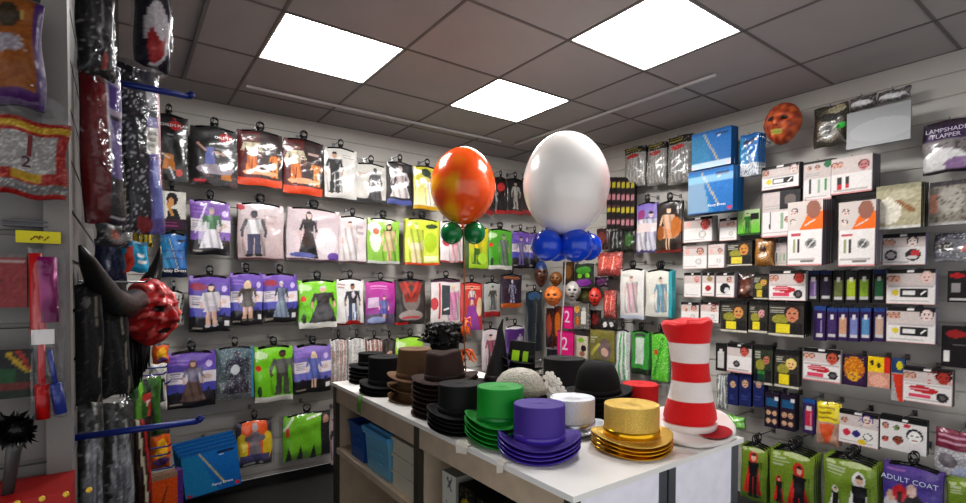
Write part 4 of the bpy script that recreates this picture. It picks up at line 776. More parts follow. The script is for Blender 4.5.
P('A',527.5,292,543,352,'long dark blue and black weapon pack by the corner', lambda c:(c.fill((40,50,60)),c.ell(.5,.93,.4,.08,(60,100,140)),c.line(.4,.05,.55,.85,.3,(62,64,66)),c.line(.5,.1,.6,.8,.08,(100,102,104)),c.noise(8)), .14, name='weapon_packet', cat='novelty pack')
P('B',545,308,552.5,347,'slim black pack with an orange print by the corner', a_drk((170,70,40)), .27, name='weapon_packet', cat='novelty pack')
P('B',553,306,561.5,346,'slim red and amber pack by the corner', a_drk((206,110,30),(100,30,24)), .25, name='weapon_packet', cat='novelty pack')

Bb(600,319,616,329,'small black and white pack under the red candy-like bag', lambda c:(c.fill((24,24,26)),c.circ(.3,.5,.14,WHT),c.circ(.7,.55,.12,(200,200,200)),c.noise(6)), .2, name='novelty_packet', cat='novelty pack')
Bb(594,277,607,287,'small dark purple pack under the shiny red bag', a_drk((90,40,90),(40,26,40)), .16, name='novelty_packet', cat='novelty pack')
Bb(576,288,590,301,'olive card tucked behind the pale grey mask', a_drk((110,110,60),(60,60,44)), .12, kind='box', name='novelty_packet', cat='novelty pack')
Bb(596,229,607,250,'dark maroon pack half behind the blue balloons', a_drk((110,40,44),(36,22,24)), .15)
Bb(563,262,573,285,'brown card right of the small brown mask', a_drk((130,90,50),(60,44,34)), .14, kind='box', name='novelty_packet', cat='novelty pack')
Bb(546,349,556,378,'dark grey pack behind the hats at the balloon string', a_drk((70,72,76),(36,38,40)), .2)
Bb(667,384,682,412,'pale clear bag low behind the tall striped hat', a_long((160,164,160),(140,142,140)), .16)
Bb(720,414,742,426,'bright green wrapped bundle beside the tall striped hat brim', lambda c:(c.fill((110,180,70)),c.speck((190,226,160),.2),c.noise(8)), .3, T=.05, name='accessory_packet', cat='accessory pack')
# ================================================================ hats on the counter
RZH = -YAW
def felt(name, c, **k): return mat(name, c, k.pop('rough', .8), bump=k.pop('bump', .15), bscale=k.pop('bscale', 260), sheen=k.pop('sheen', .0), **k)
M_BLK = felt('black_felt', (9,9,10)); M_BLK2 = felt('soft_black_felt', (14,13,14), rough=.7)
M_BRN = felt('brown_felt', (62,42,36)); M_TAN = felt('tan_felt', (112,84,58))
M_GRN = felt('green_felt', (18,150,48), rough=.55); M_PUR = felt('purple_felt', (70,46,140), rough=.6); M_PURS = mat('purple_satin', (74,48,160), .28, coat=.4)
M_GRNS = mat('green_satin', (14,128,52), .35, coat=.3)
def glitter(name, c):
    return mat(name, c, .32, .75, bump=.5, bscale=420, spk=.3, mscale=330)
M_GOLDG = glitter('gold_glitter', (226,192,104)); M_GOLD = mat('gold_foil', (222,170,40), .16, .92); M_SILG = mat('silver_glitter', (222,224,230), .4, .75, bump=.4, bscale=420, spk=.15, mscale=330); M_REDF = felt('red_felt', (196,24,26))
M_WHTF = felt('white_plush', (228,220,216), bump=.3, bscale=140); 
def hat_mesh(rc, rb, h, flare=0., curl=.018, shape='top', sy=.93, rk=1., under=.0):
    """crown and brim of one hat, opening at z=0; the brim curls up at its left and right"""
    mb = MB(); n = 40; rc = rc*rk
    prof = []                                       # brim, from the rim in to the crown
    for i in range(6):
        t = i/5; prof.append((rb+(rc-rb)*t, 'b', 1-t))
    if shape == 'top':
        for t in (0.04,.3,.6,.9,.97): prof.append((rc*(1+flare*t), 'c', h*t))
        prof += [(rc*(1+flare)*.985, 'c', h), (rc*(1+flare)*.9, 'c', h-.001), (rc*.5, 'c', h-.003), (.001, 'c', h-.003)]
    elif shape == 'bowler':
        for k in range(1, 11): a = k/10*PI/2; prof.append((rc*max(.004, math.cos(a)**.62), 'c', h*math.sin(a)**.9))
    elif shape == 'fedora':
        for t in (.05,.3,.6,.85,.95): prof.append((rc*(1-.16*t**1.6), 'c', h*t))
        prof += [(rc*.76, 'c', h), (rc*.5, 'd', h*.97), (rc*.25, 'd', h*.9), (.001, 'd', h*.88)]
    P_ = []
    for r, kind, z in prof:
        row = []
        for j in range(n):
            q = 2*PI*j/n; x = r*math.cos(q); y = r*math.sin(q)*sy; zz = z if kind != 'b' else 0.
            if kind == 'b': zz = curl*.75*(math.cos(q)**2)*z**1.6*1.3 - .005*z*math.sin(q)**2*(1 if shape != 'bowler' else -1)
            if shape == 'bowler' and kind == 'b': zz = .02*z**2.2*(.35+.65*math.cos(q)**2)
            if shape == 'fedora' and kind in 'cd' and z > h*.35:
                pinch = math.exp(-((abs(math.cos(q))-.55)/.3)**2)*max(0, -math.sin(q))*.10*(z/h); x *= 1-pinch; y *= 1-pinch*.6
                zz -= .010*(z/h)**4*math.exp(-(x/.035)**2)
            row.append((x, y, zz))
        P_.append(row)
    mb.grid(P_, wrapu=True); return mb
def hat_proto(name, m, rc, rb, h, band=None, bandh=.022, **k):
    me = hat_mesh(rc, rb, h, **k).mesh(name, m); me2 = hat_mesh(rc, rb, h, rk=.94, **k).mesh(name, m); bm_ = None
    if band:
        mb = MB(); sy = k.get('sy', .93); fl = k.get('flare', 0)
        r1 = rc*(1+fl*.04)+.0022; r2 = rc*(1+fl*bandh/h)+.0022
        if k.get('shape') == 'fedora': r2 = rc*(1-.16*(bandh/h)**1.6)+.0025
        mb.lathe([(r1-.003, .001), (r1, .002), ((r1+r2)/2+.0006, bandh/2), (r2, bandh), (r2-.004, bandh+.001)], n=40, sy=sy)
        bm_ = mb.mesh('hat_band', band)
    return me, me2, bm_
def stack(name, proto, loc, n, gap, top_label, grp, lean=(0,0), rz=RZH, lower='hat nested under the', rot=(0,0), lowmat=None):
    me, me2, bm_ = proto; top = None
    for i in range(n):
        last = i == n-1
        o = bpy.data.objects.new(name, me if last else me2); COL.objects.link(o)
        o.location = (loc[0]+lean[0]*i+random.uniform(-.002,.002), loc[1]+lean[1]*i, loc[2]+.008+gap*i)
        o.rotation_euler = (rot[0]+random.uniform(-.012,.012), rot[1]+random.uniform(-.012,.012), rz+random.uniform(-.05,.05))
        so = o.modifiers.new('thickness', 'SOLIDIFY'); so.thickness = .0035; so.offset = -1
        lb = top_label if last else f"{ORD[n-i-1] if n-i-1 < 9 else 'lowest'} {lower} {grp[1]}" if i else f"lowest {lower} {grp[1]}"
        tag(o, lb, 'hat', grp[0])
        if bm_ and last: b = bpy.data.objects.new('hat_band', bm_); COL.objects.link(b); b.parent = o
        if last: top = o
    return top
def on_top(u, v, z=0.): return at(u, v, 2, ZTOP+z)
def px(p): return pxm(p)
L = on_top(539,453); stack('top_hat', hat_proto('top_hat', M_PUR, .084,.134,.115, M_PURS, curl=.024), L, 4, .0135, 'purple top hat on top of its stack, nearest the counter corner', ('stacked purple hats','purple top hat'), rz=RZH-.15)
for o in [o for o in COL.objects if o.get('group') == 'stacked purple hats' and not o['label'].startswith('purple')]: o.data = o.data.copy() if o.data.users == 1 else o.data; o.data.materials[0] = M_PURS
L = on_top(500,440); stack('top_hat', hat_proto('top_hat', M_GRN, .082,.124,.118, M_GRNS, curl=.03), L, 5, .0165, 'bright green top hat on top of its stack beside the purple hats', ('stacked green hats','green top hat'))
L = on_top(460,428); stack('top_hat', hat_proto('top_hat', M_BLK2, .084,.125,.105, M_BLK, flare=-.02, curl=.02), L, 5, .015, 'black top hat on its stack between the brown and green hats', ('stacked black hats by the green hats','black hat beside the green ones'))
L = on_top(445,413); stack('fedora', hat_proto('fedora', M_BRN, .086,.142,.118, mat('brown_band', (50,32,28), .6), shape='fedora', curl=.016), L, 8, .0205, 'dark brown fedora with a pinched crown on top of its stack', ('stacked brown fedoras','dark brown fedora'), rot=(0,-.08))
L = on_top(415,399); stack('fedora', hat_proto('fedora', M_TAN, .088,.130,.135, mat('tan_band', (96,70,48), .7), shape='top', flare=-.1, curl=.02), L, 3, .05, 'tan brown tall-crowned hat on top of its stack left of the fedoras', ('stacked tan hats','tan brown hat'))
L = on_top(385,392); stack('top_hat', hat_proto('top_hat', M_BLK, .084,.128,.135, M_BLK2, curl=.012), L, 3, .02, 'black top hat on the stack left of the tan hats', ('stacked black hats by the tan hats','black hat left of the tan ones'))
L = on_top(371,381); stack('boater_hat', hat_proto('boater_hat', M_BLK, .07,.122,.07, M_BLK2, curl=.004), L, 5, .021, 'black flat hat on top of the pile at the far left counter end', ('stacked black hats at the counter end','black flat hat at the counter end'))
L = on_top(572,432); stack('top_hat', hat_proto('top_hat', M_SILG, .083,.118,.108, mat('silver_foil', (190,192,200), .25, .9), curl=.02), L, 2, .016, 'silver glitter top hat between the purple and gold hats', ('stacked silver hats','silver glitter hat'))
L = on_top(631,448); stack('top_hat', hat_proto('top_hat', M_GOLDG, .091,.134,.106, M_GOLD, bandh=.026, curl=.016), L, 4, .0125, 'gold glitter top hat on top of its stack', ('stacked gold hats','gold glitter hat'), rz=RZH+.1)
for o in [o for o in COL.objects if o.get('group') == 'stacked gold hats' and not o['label'].startswith('gold')]: o.data.materials[0] = M_GOLD
L = on_top(598,417); stack('bowler_hat', hat_proto('bowler_hat', M_BLK, .094,.139,.135, M_BLK2, shape='bowler'), L, 5, .0235, 'black bowler hat with a rounded crown, on its stack behind the silver hat', ('stacked bowler hats','black bowler hat'), rot=(0,-.06))
L = on_top(640,413); stack('top_hat', hat_proto('top_hat', M_REDF, .075,.10,.12, curl=.01), L, 1, .01, 'red felt hat mostly hidden behind the gold hats', ('red hats','red felt hat'))
L = on_top(531,410); stack('top_hat', hat_proto('top_hat', M_BLK, .083,.118,.085, M_BLK2, curl=.012), L, 2, .02, 'black top hat under the grey knitted cap', ('stacked black hats under the cap','black hat under the grey cap'))
ZS = .117
L = on_top(564,394); stack('top_hat', hat_proto('top_hat', M_BLK2, .104,.14,.15, M_BLK, curl=.012), L, 2, .025, 'wide black top hat behind the white flower, at the balloon string', ('stacked wide black hats','wide black hat'))
# checked-band hat and witch hat at the far side
L = on_top(521,384); o = stack('top_hat', hat_proto('top_hat', M_BLK2, .072,.118,.11, M_BLK, bandh=.04, curl=.02), L, 4, .04, 'black hat with two bright green square patches behind the grey cap', ('stacked patched hats','black green-patched hat'), rot=(-.1,.12))
mb = MB()
for a in (-2.05, -1.35):
    c = Vector((.0755*math.cos(a), .0755*.93*math.sin(a), .03)); t = Vector((-math.sin(a), math.cos(a)*.93, 0)).normalized(); nn = Vector((math.cos(a), math.sin(a), 0))
    for s1, s2, w, hh in ((0,.0,.044 if a < -1.7 else .03,.056),):
        p = c+t*s1+Vector((0,0,s2)); mb.add([p-t*w/2-Vector((0,0,hh/2))+nn*.002, p+t*w/2-Vector((0,0,hh/2))+nn*.002, p+t*w/2+Vector((0,0,hh/2))+nn*.002, p-t*w/2+Vector((0,0,hh/2))+nn*.002], [(0,1,2,3)])
mb.build('green_patch', mat('acid_green', (176,226,40), .5), o)['label'] = 'bright green square patches'
def witch():
    L = on_top(498,384); mb = MB(); H_ = .345
    pr = [(.135,.004),(.11,.0),(.085,.004),(.075,.02),(.058,.08),(.042,.15),(.027,.22),(.014,.29),(.004,H_),(.0005,H_+.004)]
    mb.lathe(pr, n=28, sy=.95, warp=lambda p, i, q: (p[0]+.02*(p[2]/H_)**2+.004*math.sin(p[2]*60), p[1]+.003*math.sin(p[2]*47), p[2]+(.012*math.cos(2*q) if i < 2 else 0)))
    o = mb.build('witch_hat', M_BLK2, loc=(L[0], L[1], L[2]+.013), rz=RZH); tag(o, 'tall pointed black witch hat behind the green hats', 'hat')
    mb = MB(); mb.lathe([(.077,.012),(.079,.014),(.073,.04),(.07,.041)], n=28, sy=.95); mb.build('hat_band', mat('dark_band', (40,36,44), .4), o)
witch()
# black ruffled hat standing above the brown ones
def ruffle():
    L = on_top(444,384); proto = hat_proto('top_hat', M_BLK, .075,.125,.06, curl=.01)
    t = stack('top_hat', proto, L, 5, .04, 'black stacked hat under the ruffled sequined hat', ('black hats under the ruffled hat','black hat under the ruffled one'))
    r = empty('ruffled_hat', (L[0], L[1], L[2]+.008+.04*4+.066)); tag(r, 'black ruffled and sequined hat above the brown fedora', 'hat'); r.rotation_euler.z = RZH
    mb = MB(); rg = np.random.default_rng(3)
    mb.lathe([(.15,.012),(.11,.0),(.08,.004),(.074,.07),(.06,.105),(.001,.11)], n=28); mb.build('crown', M_BLK, r)
    mb = MB()
    for k in range(110):
        a = rg.random()*2*PI; z = .0+.1*rg.random(); R_ = .098-.35*max(0, z-.04)+.014*rg.random(); c = Vector((R_*math.cos(a), R_*math.sin(a), z))
        mb.ball(c, .010+.011*rg.random(), n=6, sc=(.5+rg.random(),.5+rg.random(),.4+.8*rg.random()))
    mb.build('ruffle', mat('black_sequins', (30,26,26), .3, .2, bump=1., bscale=90, coat=.5), r)
ruffle()
# grey knitted cap
def cap():
    p = on_top(520,393,ZS); mb = MB(); rg = np.random.default_rng(5)
    pr = [(.098,.0),(.103,.012),(.1,.03),(.09,.055),(.07,.08),(.045,.094),(.02,.1),(.001,.1)]
    mb.lathe(pr, n=40, sy=.85, cols=[(170,160,142),(184,174,156),(196,188,170),(204,196,180),(210,204,190),(216,210,198),(220,214,204),(220,214,204)], warp=lambda p, i, q: (p[0]*(1+.02*math.sin(9*q)), p[1]*(1+.02*math.sin(7*q+1)), p[2]))
    o = mb.build('knitted_cap', mat('grey_knit', (200,190,172), .9, bump=1., bscale=150, attr=True, spk=.25, mscale=120), loc=p, rz=RZH); tag(o, 'grey speckled knitted cap resting on a black hat', 'hat')
    mb = MB(); mb.lathe([(.1,.0),(.107,.004),(.108,.018),(.101,.022)], n=40, sy=.85); mb.build('cuff', mat('grey_knit_cuff', (150,140,126), .95, bump=1., bscale=120), o)
cap()
def flower():
    p = on_top(551,395,ZS-.012); r = empty('flower_hairpiece', p, RZH); tag(r, 'cluster of white fabric flowers beside the grey knitted cap', 'hairpiece')
    rg = np.random.default_rng(8); k = 0
    for cx, cz, cy in ((-.028,.03,0),(.02,.045,.01),(-.005,.07,.01),(.036,.015,-.01),(.0,.012,-.02)):
        mb = MB()
        for ring, (nn, rr, zz) in enumerate(((6,.017,.0),(5,.011,-.008),(3,.005,-.014))):
            for j in range(nn): a = 2*PI*j/nn+ring; mb.ball((cx+rr*math.cos(a), cy+zz, cz+rr*math.sin(a)), .0105-.002*ring, n=8, sc=(1,.5,1))
        mb.build('flower', mat('white_petals', (240,236,228), .7), r)
    mb = MB(); mb.tube([(-.05,0,-.0),(-.02,.02,.005),(.02,.02,.005),(.05,0,0)], .006, n=6); mb.build('comb', M_BLK, r)
flower()
# tall striped plush hat
def striped():
    L = on_top(688,434); s = px(L)
    def zb(r, q, t): return .006+.05*(1+math.sin(q)*r/.12)*.5+.028*t**2*max(0, math.cos(q+.3))+.004*math.sin(3*q+.8)*t
    n = 40; mb = MB(); RED = (222,12,20); W_ = (240,230,226)
    rows = [(.089,.012,RED,0),(.098,.03,RED,0),(.094,.06,RED,0),(.084,.1,RED,0),(.083,.104,W_,0),(.077,.135,W_,0),(.072,.176,W_,0),(.0715,.18,RED,0),(.068,.21,RED,0),(.069,.25,RED,0),(.0695,.254,W_,0),(.073,.29,W_,0),(.08,.328,W_,0),(.081,.332,RED,0),(.09,.37,RED,0),(.098,.405,RED,0),(.096,.415,RED,0),(.08,.412,RED,0),(.045,.406,RED,0),(.001,.404,RED,0)]
    def warp(p, i, q):
        lean = .01*math.sin(p[2]*9)-.012*p[2]; rip = 1+.02*math.sin(5*q+i)*min(1, p[2]/.1)
        up = (.01*math.cos(q-.3)+.003*math.sin(6*q)) if p[2] > .36 else 0
        return (p[0]*rip+lean, p[1]*rip*.92, p[2]+up)
    rows = [(a*.955, .045+(b-.012)*(.416-.045)/.403, c, d) for a, b, c, d in rows]
    rows = [(.088,.004,W_,0),(.097,.03,W_,0),(.0975,.043,W_,0)]+[(a*(.95 if b > .33 else 1), b, c, d) for a, b, c, d in rows]
    mb.lathe([(a, b) for a, b, _, _ in rows], n=n, cols=[c for _, _, c, _ in rows], warp=warp)
    M_STR = mat('striped_plush', attr=True, rough=.85, sheen=.3, bump=.35, bscale=150)
    o = mb.build('striped_hat', M_STR, loc=(L[0], L[1], L[2]+.004), rz=RZH); tag(o, 'tall red and white striped plush hat at the counter corner', 'hat')
    mb = MB(); rows = []; cols = []
    for i in range(9):
        t = i/8; r = .085+(.150-.085)*t; row = []
        for j in range(n):
            q = 2*PI*j/n; z = zb(r, q, t)
            row.append((r*math.cos(q), r*(.9 if math.sin(q) > 0 else .9+.3*t)*math.sin(q), z)); cols.append((232,224,220))
        rows.append(row)
    mb.grid(rows, cols=cols, wrapu=True); b = mb.build('brim', M_WHTF, o); b['label'] = 'white upturned brim'; so = b.modifiers.new('thickness', 'SOLIDIFY'); so.thickness = .012; so.offset = 0
    mb = MB(); P_ = []
    for i in range(7):                               # red lining patch lying on the brim at the front
        t = i/6; row = []
        for j in range(13):
            w = j/12; a = -1.62+1.3*w; rr = .1+.05*math.sin(PI*w)**.7*t; tt = (rr-.085)/(.150-.085)
            row.append((rr*math.cos(a), rr*(.9+.3*tt)*math.sin(a), zb(rr, a, tt)+.0135))
        P_.append(row)
    mb.grid(P_, col=(176,10,30)); mb.build('brim_lining', mat('red_lining', (176,12,32), .8), o)['label'] = 'red lining patch'
striped()

# ================================================================ balloons
M_LATEX = mat('latex', attr=True, rough=.22, spec=.5, coat=.4, coatr=.05)
def balloon_mb(rx, rz_, colf, n=40):
    mb = MB(); pr = []
    for i in range(25):
        t = i/24; a = PI*t; z = -math.cos(a)*rz_; r = math.sin(a)*rx*(1-.10*math.cos(a)*-1*(1 if z < 0 else .4)*1.0) if z > 0 else math.sin(a)**(1.08)*rx
        pr.append((max(r, .0008), z))
    vs = []; P_ = []; cols = []
    for r, z in pr:
        row = []
        for j in range(n): q = 2*PI*j/n; p = (r*math.cos(q), r*math.sin(q), z); row.append(p); cols.append(colf(p[0]/rx, p[1]/rx, z/rz_))
        P_.append(row)
    mb.grid(P_, cols=cols, wrapu=True); mb.lathe([(.006,-rz_-.018),(.012,-rz_-.016),(.005,-rz_-.004),(.012,-rz_+.002)], n=12, col=cols[0]); return mb
def bouquet(u, v, d, rx, rz_, colf, smalls, scol, label, sdir, strcol, end):
    c = CAM+(_f*FPX+_R*(u-483)-_U*(v-PPY))*(d/FPX)
    r = empty('balloon_bouquet', (end[0], end[1], ZTOP)); tag(r, label, 'balloon', 'balloons tied above the counter')
    off = Vector(c)-Vector((end[0], end[1], ZTOP))
    b = balloon_mb(rx, rz_, colf).build('balloon', M_LATEX, r, loc=off, rz=RZH)
    for (du, dv, rr) in smalls:
        k = d/FPX; o2 = off+Vector(_R*(du*k))-Vector(_U*(dv*k))
        dd = smalls.index((du, dv, rr)); o2 += Vector(_f)*(.04 if dd % 2 else -.03)
        mb = MB(); R_ = rr*k; mb.ball((0,0,0), R_, scol, 24, (1,1,1.0)); mb.lathe([(.003,.0),(.006,.006),(.004,.014)], (0,0,R_*.95), 8, scol); mb.build('small_balloon', M_LATEX, r, loc=o2)
    neck = off-Vector((0,0,rz_+.02)); mb = MB()
    pts = [neck*(1-t)+Vector((0,0,.012))*t+Vector((.006*math.sin(7*t),0,0)) for t in np.linspace(0,1,14)]
    mb.tube(pts, .0036, n=6); mb.build('string', mat('string_'+strcol[0], strcol[1], .5), r)
    return r, off, neck
def c_or(x, y, z):
    n = math.sin(x*5+z*4)*math.sin(z*6-x*3+y*2); t = max(0, min(1, .5+n*.9)) if (x < -.1 and z < .2) else max(0, n*.4)
    a = np.array((240,92,28)); return tuple(a*(1-t)+np.array((246,174,30))*t) if x < .3 else tuple(a*(1-.35*t)+np.array((214,60,40))*.35*t)
def c_wh(x, y, z):
    t = max(0, min(1, (x-.55)*2.2))*max(0, 1-abs(z+.1)*1.1); t = t*(.7+.3*math.sin(z*14+x*9)); s = max(0, math.sin(x*7+z*3)*math.sin(z*9))*.08
    return tuple(np.array((248,244,240))*(1-t)+np.array((232,150,150))*t-s*60)
e1 = on_top(560,388); d1 = 2.42; k1 = d1/FPX
bouquet(566, 184, d1, 43*k1, 51.5*k1, c_wh, [(-20,62,15.5),(-8,63,14),(9,62,16.5),(24,62,14)], (18,76,210), 'large white balloon over a ring of small blue balloons', 0, ('white', (245,243,240)), (e1[0], e1[1]))
e2 = on_top(466,386); d2 = 2.6; k2 = d2/FPX
rb_, off, neck = bouquet(463, 186, d2, 32.5*k2, 38.5*k2, c_or, [(-11,48,11),(11,46,11.5)], (12,126,66), 'orange marbled balloon over two small green balloons', 0, ('orange', (150,96,60)), (e2[0], e2[1]))
mb = MB(); rg = np.random.default_rng(2); ORG = mat('orange_ribbon', (240,110,36), .5)
for k in range(9):
    a = k*.75; z0 = .33+.015*(k % 3); mb.tube([(0,0,z0),(.02*math.cos(a),.02*math.sin(a),z0-.02+.03*math.sin(k)),(.03*math.cos(a+.5),.03*math.sin(a+.5),z0-.05+.03*math.sin(k))], [.004,.007,.003], n=5)
for k in range(6):
    a = k*1.05; mb.tube([(0,0,.2),(.035*math.cos(a),.03*math.sin(a),.19),(.05*math.cos(a+.6),.04*math.sin(a+.6),.15),(.07*math.cos(a+.9),.05*math.sin(a+.9),.13)], [.004,.008,.007,.002], n=5)
mb.build('ribbon', ORG, rb_)
mb = MB(); mb.lathe([(.001,0),(.03,0),(.034,.02),(.02,.05),(.004,.06)], n=16); mb.build('weight', ORG, rb_)

# ================================================================ masks
def gauss(x, y, cx, cy, sx, sy): return math.exp(-((x-cx)/sx)**2-((y-cy)/sy)**2)
def mask(name, p, w, h, face_to, col, label, eye=(14,12,12), mouth=(60,20,20), wrinkle=.0, brow=.5, nose=1., tilt=0., colf=None, teeth=False, seed=0, shut=False):
    """hollow rubber mask: an ellipsoid pulled into brow, nose, cheeks, lips and chin; looks along face_to"""
    rg = np.random.default_rng(seed); ph = rg.random(8)*6; mb = MB(); nu, nv = 76, 64; P_ = []; cols = []
    for i in range(nv+1):
        v = -1+2*i/nv; el = v*PI/2*.985; row = []
        for j in range(nu):
            q = 2*PI*j/nu; x = math.sin(q)*math.cos(el); y = -math.cos(q)*math.cos(el); z = math.sin(el)
            d = 1.; front = max(0, -y)
            if front > 0:
                d += front*(.26*nose*gauss(x,z,0,-.08,.15,.24)+.10*nose*gauss(x,z,0,-.2,.24,.1)+.12*brow*gauss(abs(x),z,.32,.3,.28,.1)-.14*gauss(abs(x),z,.36,.13,.18,.1)+.08*gauss(abs(x),z,.5,-.15,.2,.2)+.08*gauss(x,z,0,-.78,.28,.16)+.05*gauss(x,z,0,-.48,.3,.09)-.05*gauss(x,z,0,-.56,.26,.035))
            d += .03*gauss(abs(x),z,.98,.02,.1,.2)*(1 if abs(y) < .3 else 0)
            wv = math.sin(8*x+5*z+ph[0])*math.sin(9*z-4*x+ph[1])+.6*math.sin(17*x-9*z+ph[2])*math.sin(13*z+ph[3]); d += wrinkle*.03*wv
            tz = 1-.24*max(0, -z)**1.6
            row.append((x*d*w/2*tz, y*d*w/2*(1.05 if y < 0 else .75), z*h/2))
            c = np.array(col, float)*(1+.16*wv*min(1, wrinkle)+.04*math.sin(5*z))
            if colf: c = np.array(colf(x, y, z, c, wv), float)
            if front > .25:
                if ((abs(x)-.36)/.2)**2+((z-.12)/.1)**2 < 1: c = np.array(eye, float)
                if ((x)/.36)**2+((z+.53)/.075)**2 < 1: c = np.array(mouth, float)
                if teeth and (x/.3)**2+((z+.5)/.05)**2 < 1: c = np.array((206,200,150) if j % 2 else (120,60,40), float)
                if (x/.05 if x > 0 else x/.05)**2 > 1 and ((abs(x)-.07)/.035)**2+((z+.24)/.03)**2 < 1: c = c*.35
            cols.append(tuple(np.clip(c, 0, 255)))
        P_.append(row)
    mb.grid(P_, cols=cols, wrapu=True)
    rz = math.atan2(face_to[0], -face_to[1])
    o = mb.build(name, mat('mask_rubber', attr=True, rough=.42, coat=.25, bump=.25, bscale=60), loc=p, rz=rz); o.rotation_euler.y = tilt
    tag(o, label, 'mask', 'rubber masks'); return o
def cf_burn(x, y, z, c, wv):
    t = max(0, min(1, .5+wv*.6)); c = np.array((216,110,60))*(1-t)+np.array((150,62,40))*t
    if y < 0 and abs(x) < .3 and -.6 < z < -.4: c = np.array((190,180,90))
    return c
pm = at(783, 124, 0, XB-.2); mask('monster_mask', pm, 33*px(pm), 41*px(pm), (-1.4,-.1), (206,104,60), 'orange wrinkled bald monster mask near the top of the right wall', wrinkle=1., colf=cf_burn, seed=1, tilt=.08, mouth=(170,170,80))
hook('B', (XB, pm[1], pm[2]+.1), .19, 'metal prong hook holding the orange bald monster mask')
def cmask(u, v, wpx, hpx, wall, off, col, label, **k):
    p = at(u, v, 1 if wall == 'A' else 0, (YA if wall == 'A' else XB)-off); s = px(p)
    return mask('rubber_mask', p, wpx*s*.95, hpx*s, (-.55,-.83) if wall == 'A' else (-.8,-.6), col, label, **k)
cmask(541,274,14,27,'A',.2,(96,60,44),'brown mask with a blue crown left of the balloon string', colf=lambda x,y,z,c,w:(36,64,120) if z > .35 else c, wrinkle=.7, seed=2)
cmask(556,279,13,15,'B',.24,(130,84,40),'small brown mask below the blue balloons', wrinkle=.8, seed=3)
cmask(553,296,19,20,'B',.3,(226,130,60),'orange skull-like mask with dark eyes below the brown masks', wrinkle=.4, seed=4, teeth=True)
cmask(573,291,16,20,'B',.2,(190,186,180),'pale grey mask right of the balloon string', wrinkle=.4, seed=5)
cmask(595,297,13,19,'B',.22,(200,56,44),'small red mask left of the pink suit pack', wrinkle=.7, seed=6)

# ================================================================ left foreground: the near wall return
M_BAGD = mat('dull_printed_bag', attr=True, rough=.5, spec=.25, coat=.12, coatr=.15, bump=.34, bscale=15)
def D(u0, v0, u1, v1, label, art, **k):
    k.setdefault('off', .05); k.setdefault('hk', False)
    k.setdefault('mat_', M_BAGD)
    def dim(c): art(c); c.C *= .8  # dimmer light of the left foreground put into the print colours
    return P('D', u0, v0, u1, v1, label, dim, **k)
def a_orp(c):
    c.fill((146,84,30)); c.rect(.9,0,1,1,(74,34,110)); c.ell(.55,.78,.16,.12,(60,46,26)); c.line(.72,.74,.76,.86,.03,(196,160,90)); c.ell(.45,.52,.3,.09,(150,140,150)); c.speck((196,190,196),.3,.7,(.2,.45,.8,.6)); c.ell(.2,.36,.14,.06,(60,60,110)); c.ell(.2,.2,.2,.05,(90,130,40)); c.rect(0,0,.95,.12,(80,36,100)); c.noise(7)
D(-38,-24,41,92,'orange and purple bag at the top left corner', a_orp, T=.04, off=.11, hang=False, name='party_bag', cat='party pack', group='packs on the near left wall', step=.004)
def a_ban(c):
    c.fill((150,30,28)); c.speck((190,90,70),.25,.8); c.rect(0,.84,1,.94,(176,140,40)); c.speck((226,190,90),.3,.8,(0,.84,1,.94)); c.rect(.12,.32,.86,.8,(150,146,142)); c.speck((206,204,200),.3,.7,(.12,.32,.86,.8)); c.rect(.28,.2,.66,.31,(176,140,30)); c.rect(0,.05,1,.18,(120,116,114)); c.speck((190,190,190),.2,.8,(0,.05,1,.18)); c.rect(0,0,1,.045,(150,26,26)); c.noise(9)
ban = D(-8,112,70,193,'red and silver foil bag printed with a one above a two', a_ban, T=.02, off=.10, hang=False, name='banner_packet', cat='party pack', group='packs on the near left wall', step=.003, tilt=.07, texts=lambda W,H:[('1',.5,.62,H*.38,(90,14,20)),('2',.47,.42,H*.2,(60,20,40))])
mb = MB(); mb.add([(-.07,-.012,-.004),(.07,-.012,-.004),(.02,-.012,.05),(-.02,-.012,.05)], [(0,1,2,3)]); mb.build('hang_tab', M_CLEAR, ban)
mb = MB(); mb.tube([(0,.08,.05),(0,-.005,.045),(0,-.02,.055)], .003, n=6)
o = mb.build('display_hook', M_STEEL, loc=ban.location); tag(o, 'metal prong hook above the red and silver foil bag', 'hook', 'slatwall display hooks')
a = at(3,219,1,YD-.012); b = at(48,228,1,YD-.012); mb = MB(); w_ = b[0]-a[0]; h_ = a[2]-b[2]
mb.box((0,0,0), (w_, .014, h_)); mb.box((0,-.01,h_*.3), (w_,.006,h_*.2)); mb.box((0,-.01,-h_*.4), (w_,.006,h_*.2))
o = mb.build('ticket_rail', mat('ticket_rail', (74,72,76), .4), loc=((a+b)/2)); tag(o, 'dark grey ticket rail on the near left wall', 'rail')
a = at(15.5,230,1,YD-.03); b = at(61,244,1,YD-.03); w_ = b[0]-a[0]; h_ = a[2]-b[2]; mb = MB(); mb.box((0,0,0), (w_,.002,h_), (190,180,12))
for k in range(7): mb.tube([(-w_*.18+k*w_*.06, -.002, -h_*.1+h_*.18*((k*37) % 5-2)/2), (-w_*.14+k*w_*.06, -.002, h_*.12*((k*53) % 5-2)/2)], .0012, (120,60,30), 4)
o = mb.build('price_ticket', M_CARD, loc=(a+b)/2); tag(o, 'bright yellow handwritten price ticket on the near left wall', 'price ticket')
def a_pk(c): c.fill((150,56,58)); c.ell(.25,.5,.22,.1,(90,40,44)); c.ell(.2,.3,.2,.06,(80,36,40)); c.rect(0,.93,1,1,(120,110,108)); c.rect(.45,.82,.95,.9,(190,170,166)); c.noise(7)
D(-24,253,27,308,'dusky pink card pack under the yellow price ticket', a_pk, T=.012, off=.06, hang=False, kind='box', name='party_card', cat='party pack', group='packs on the near left wall', step=.004)
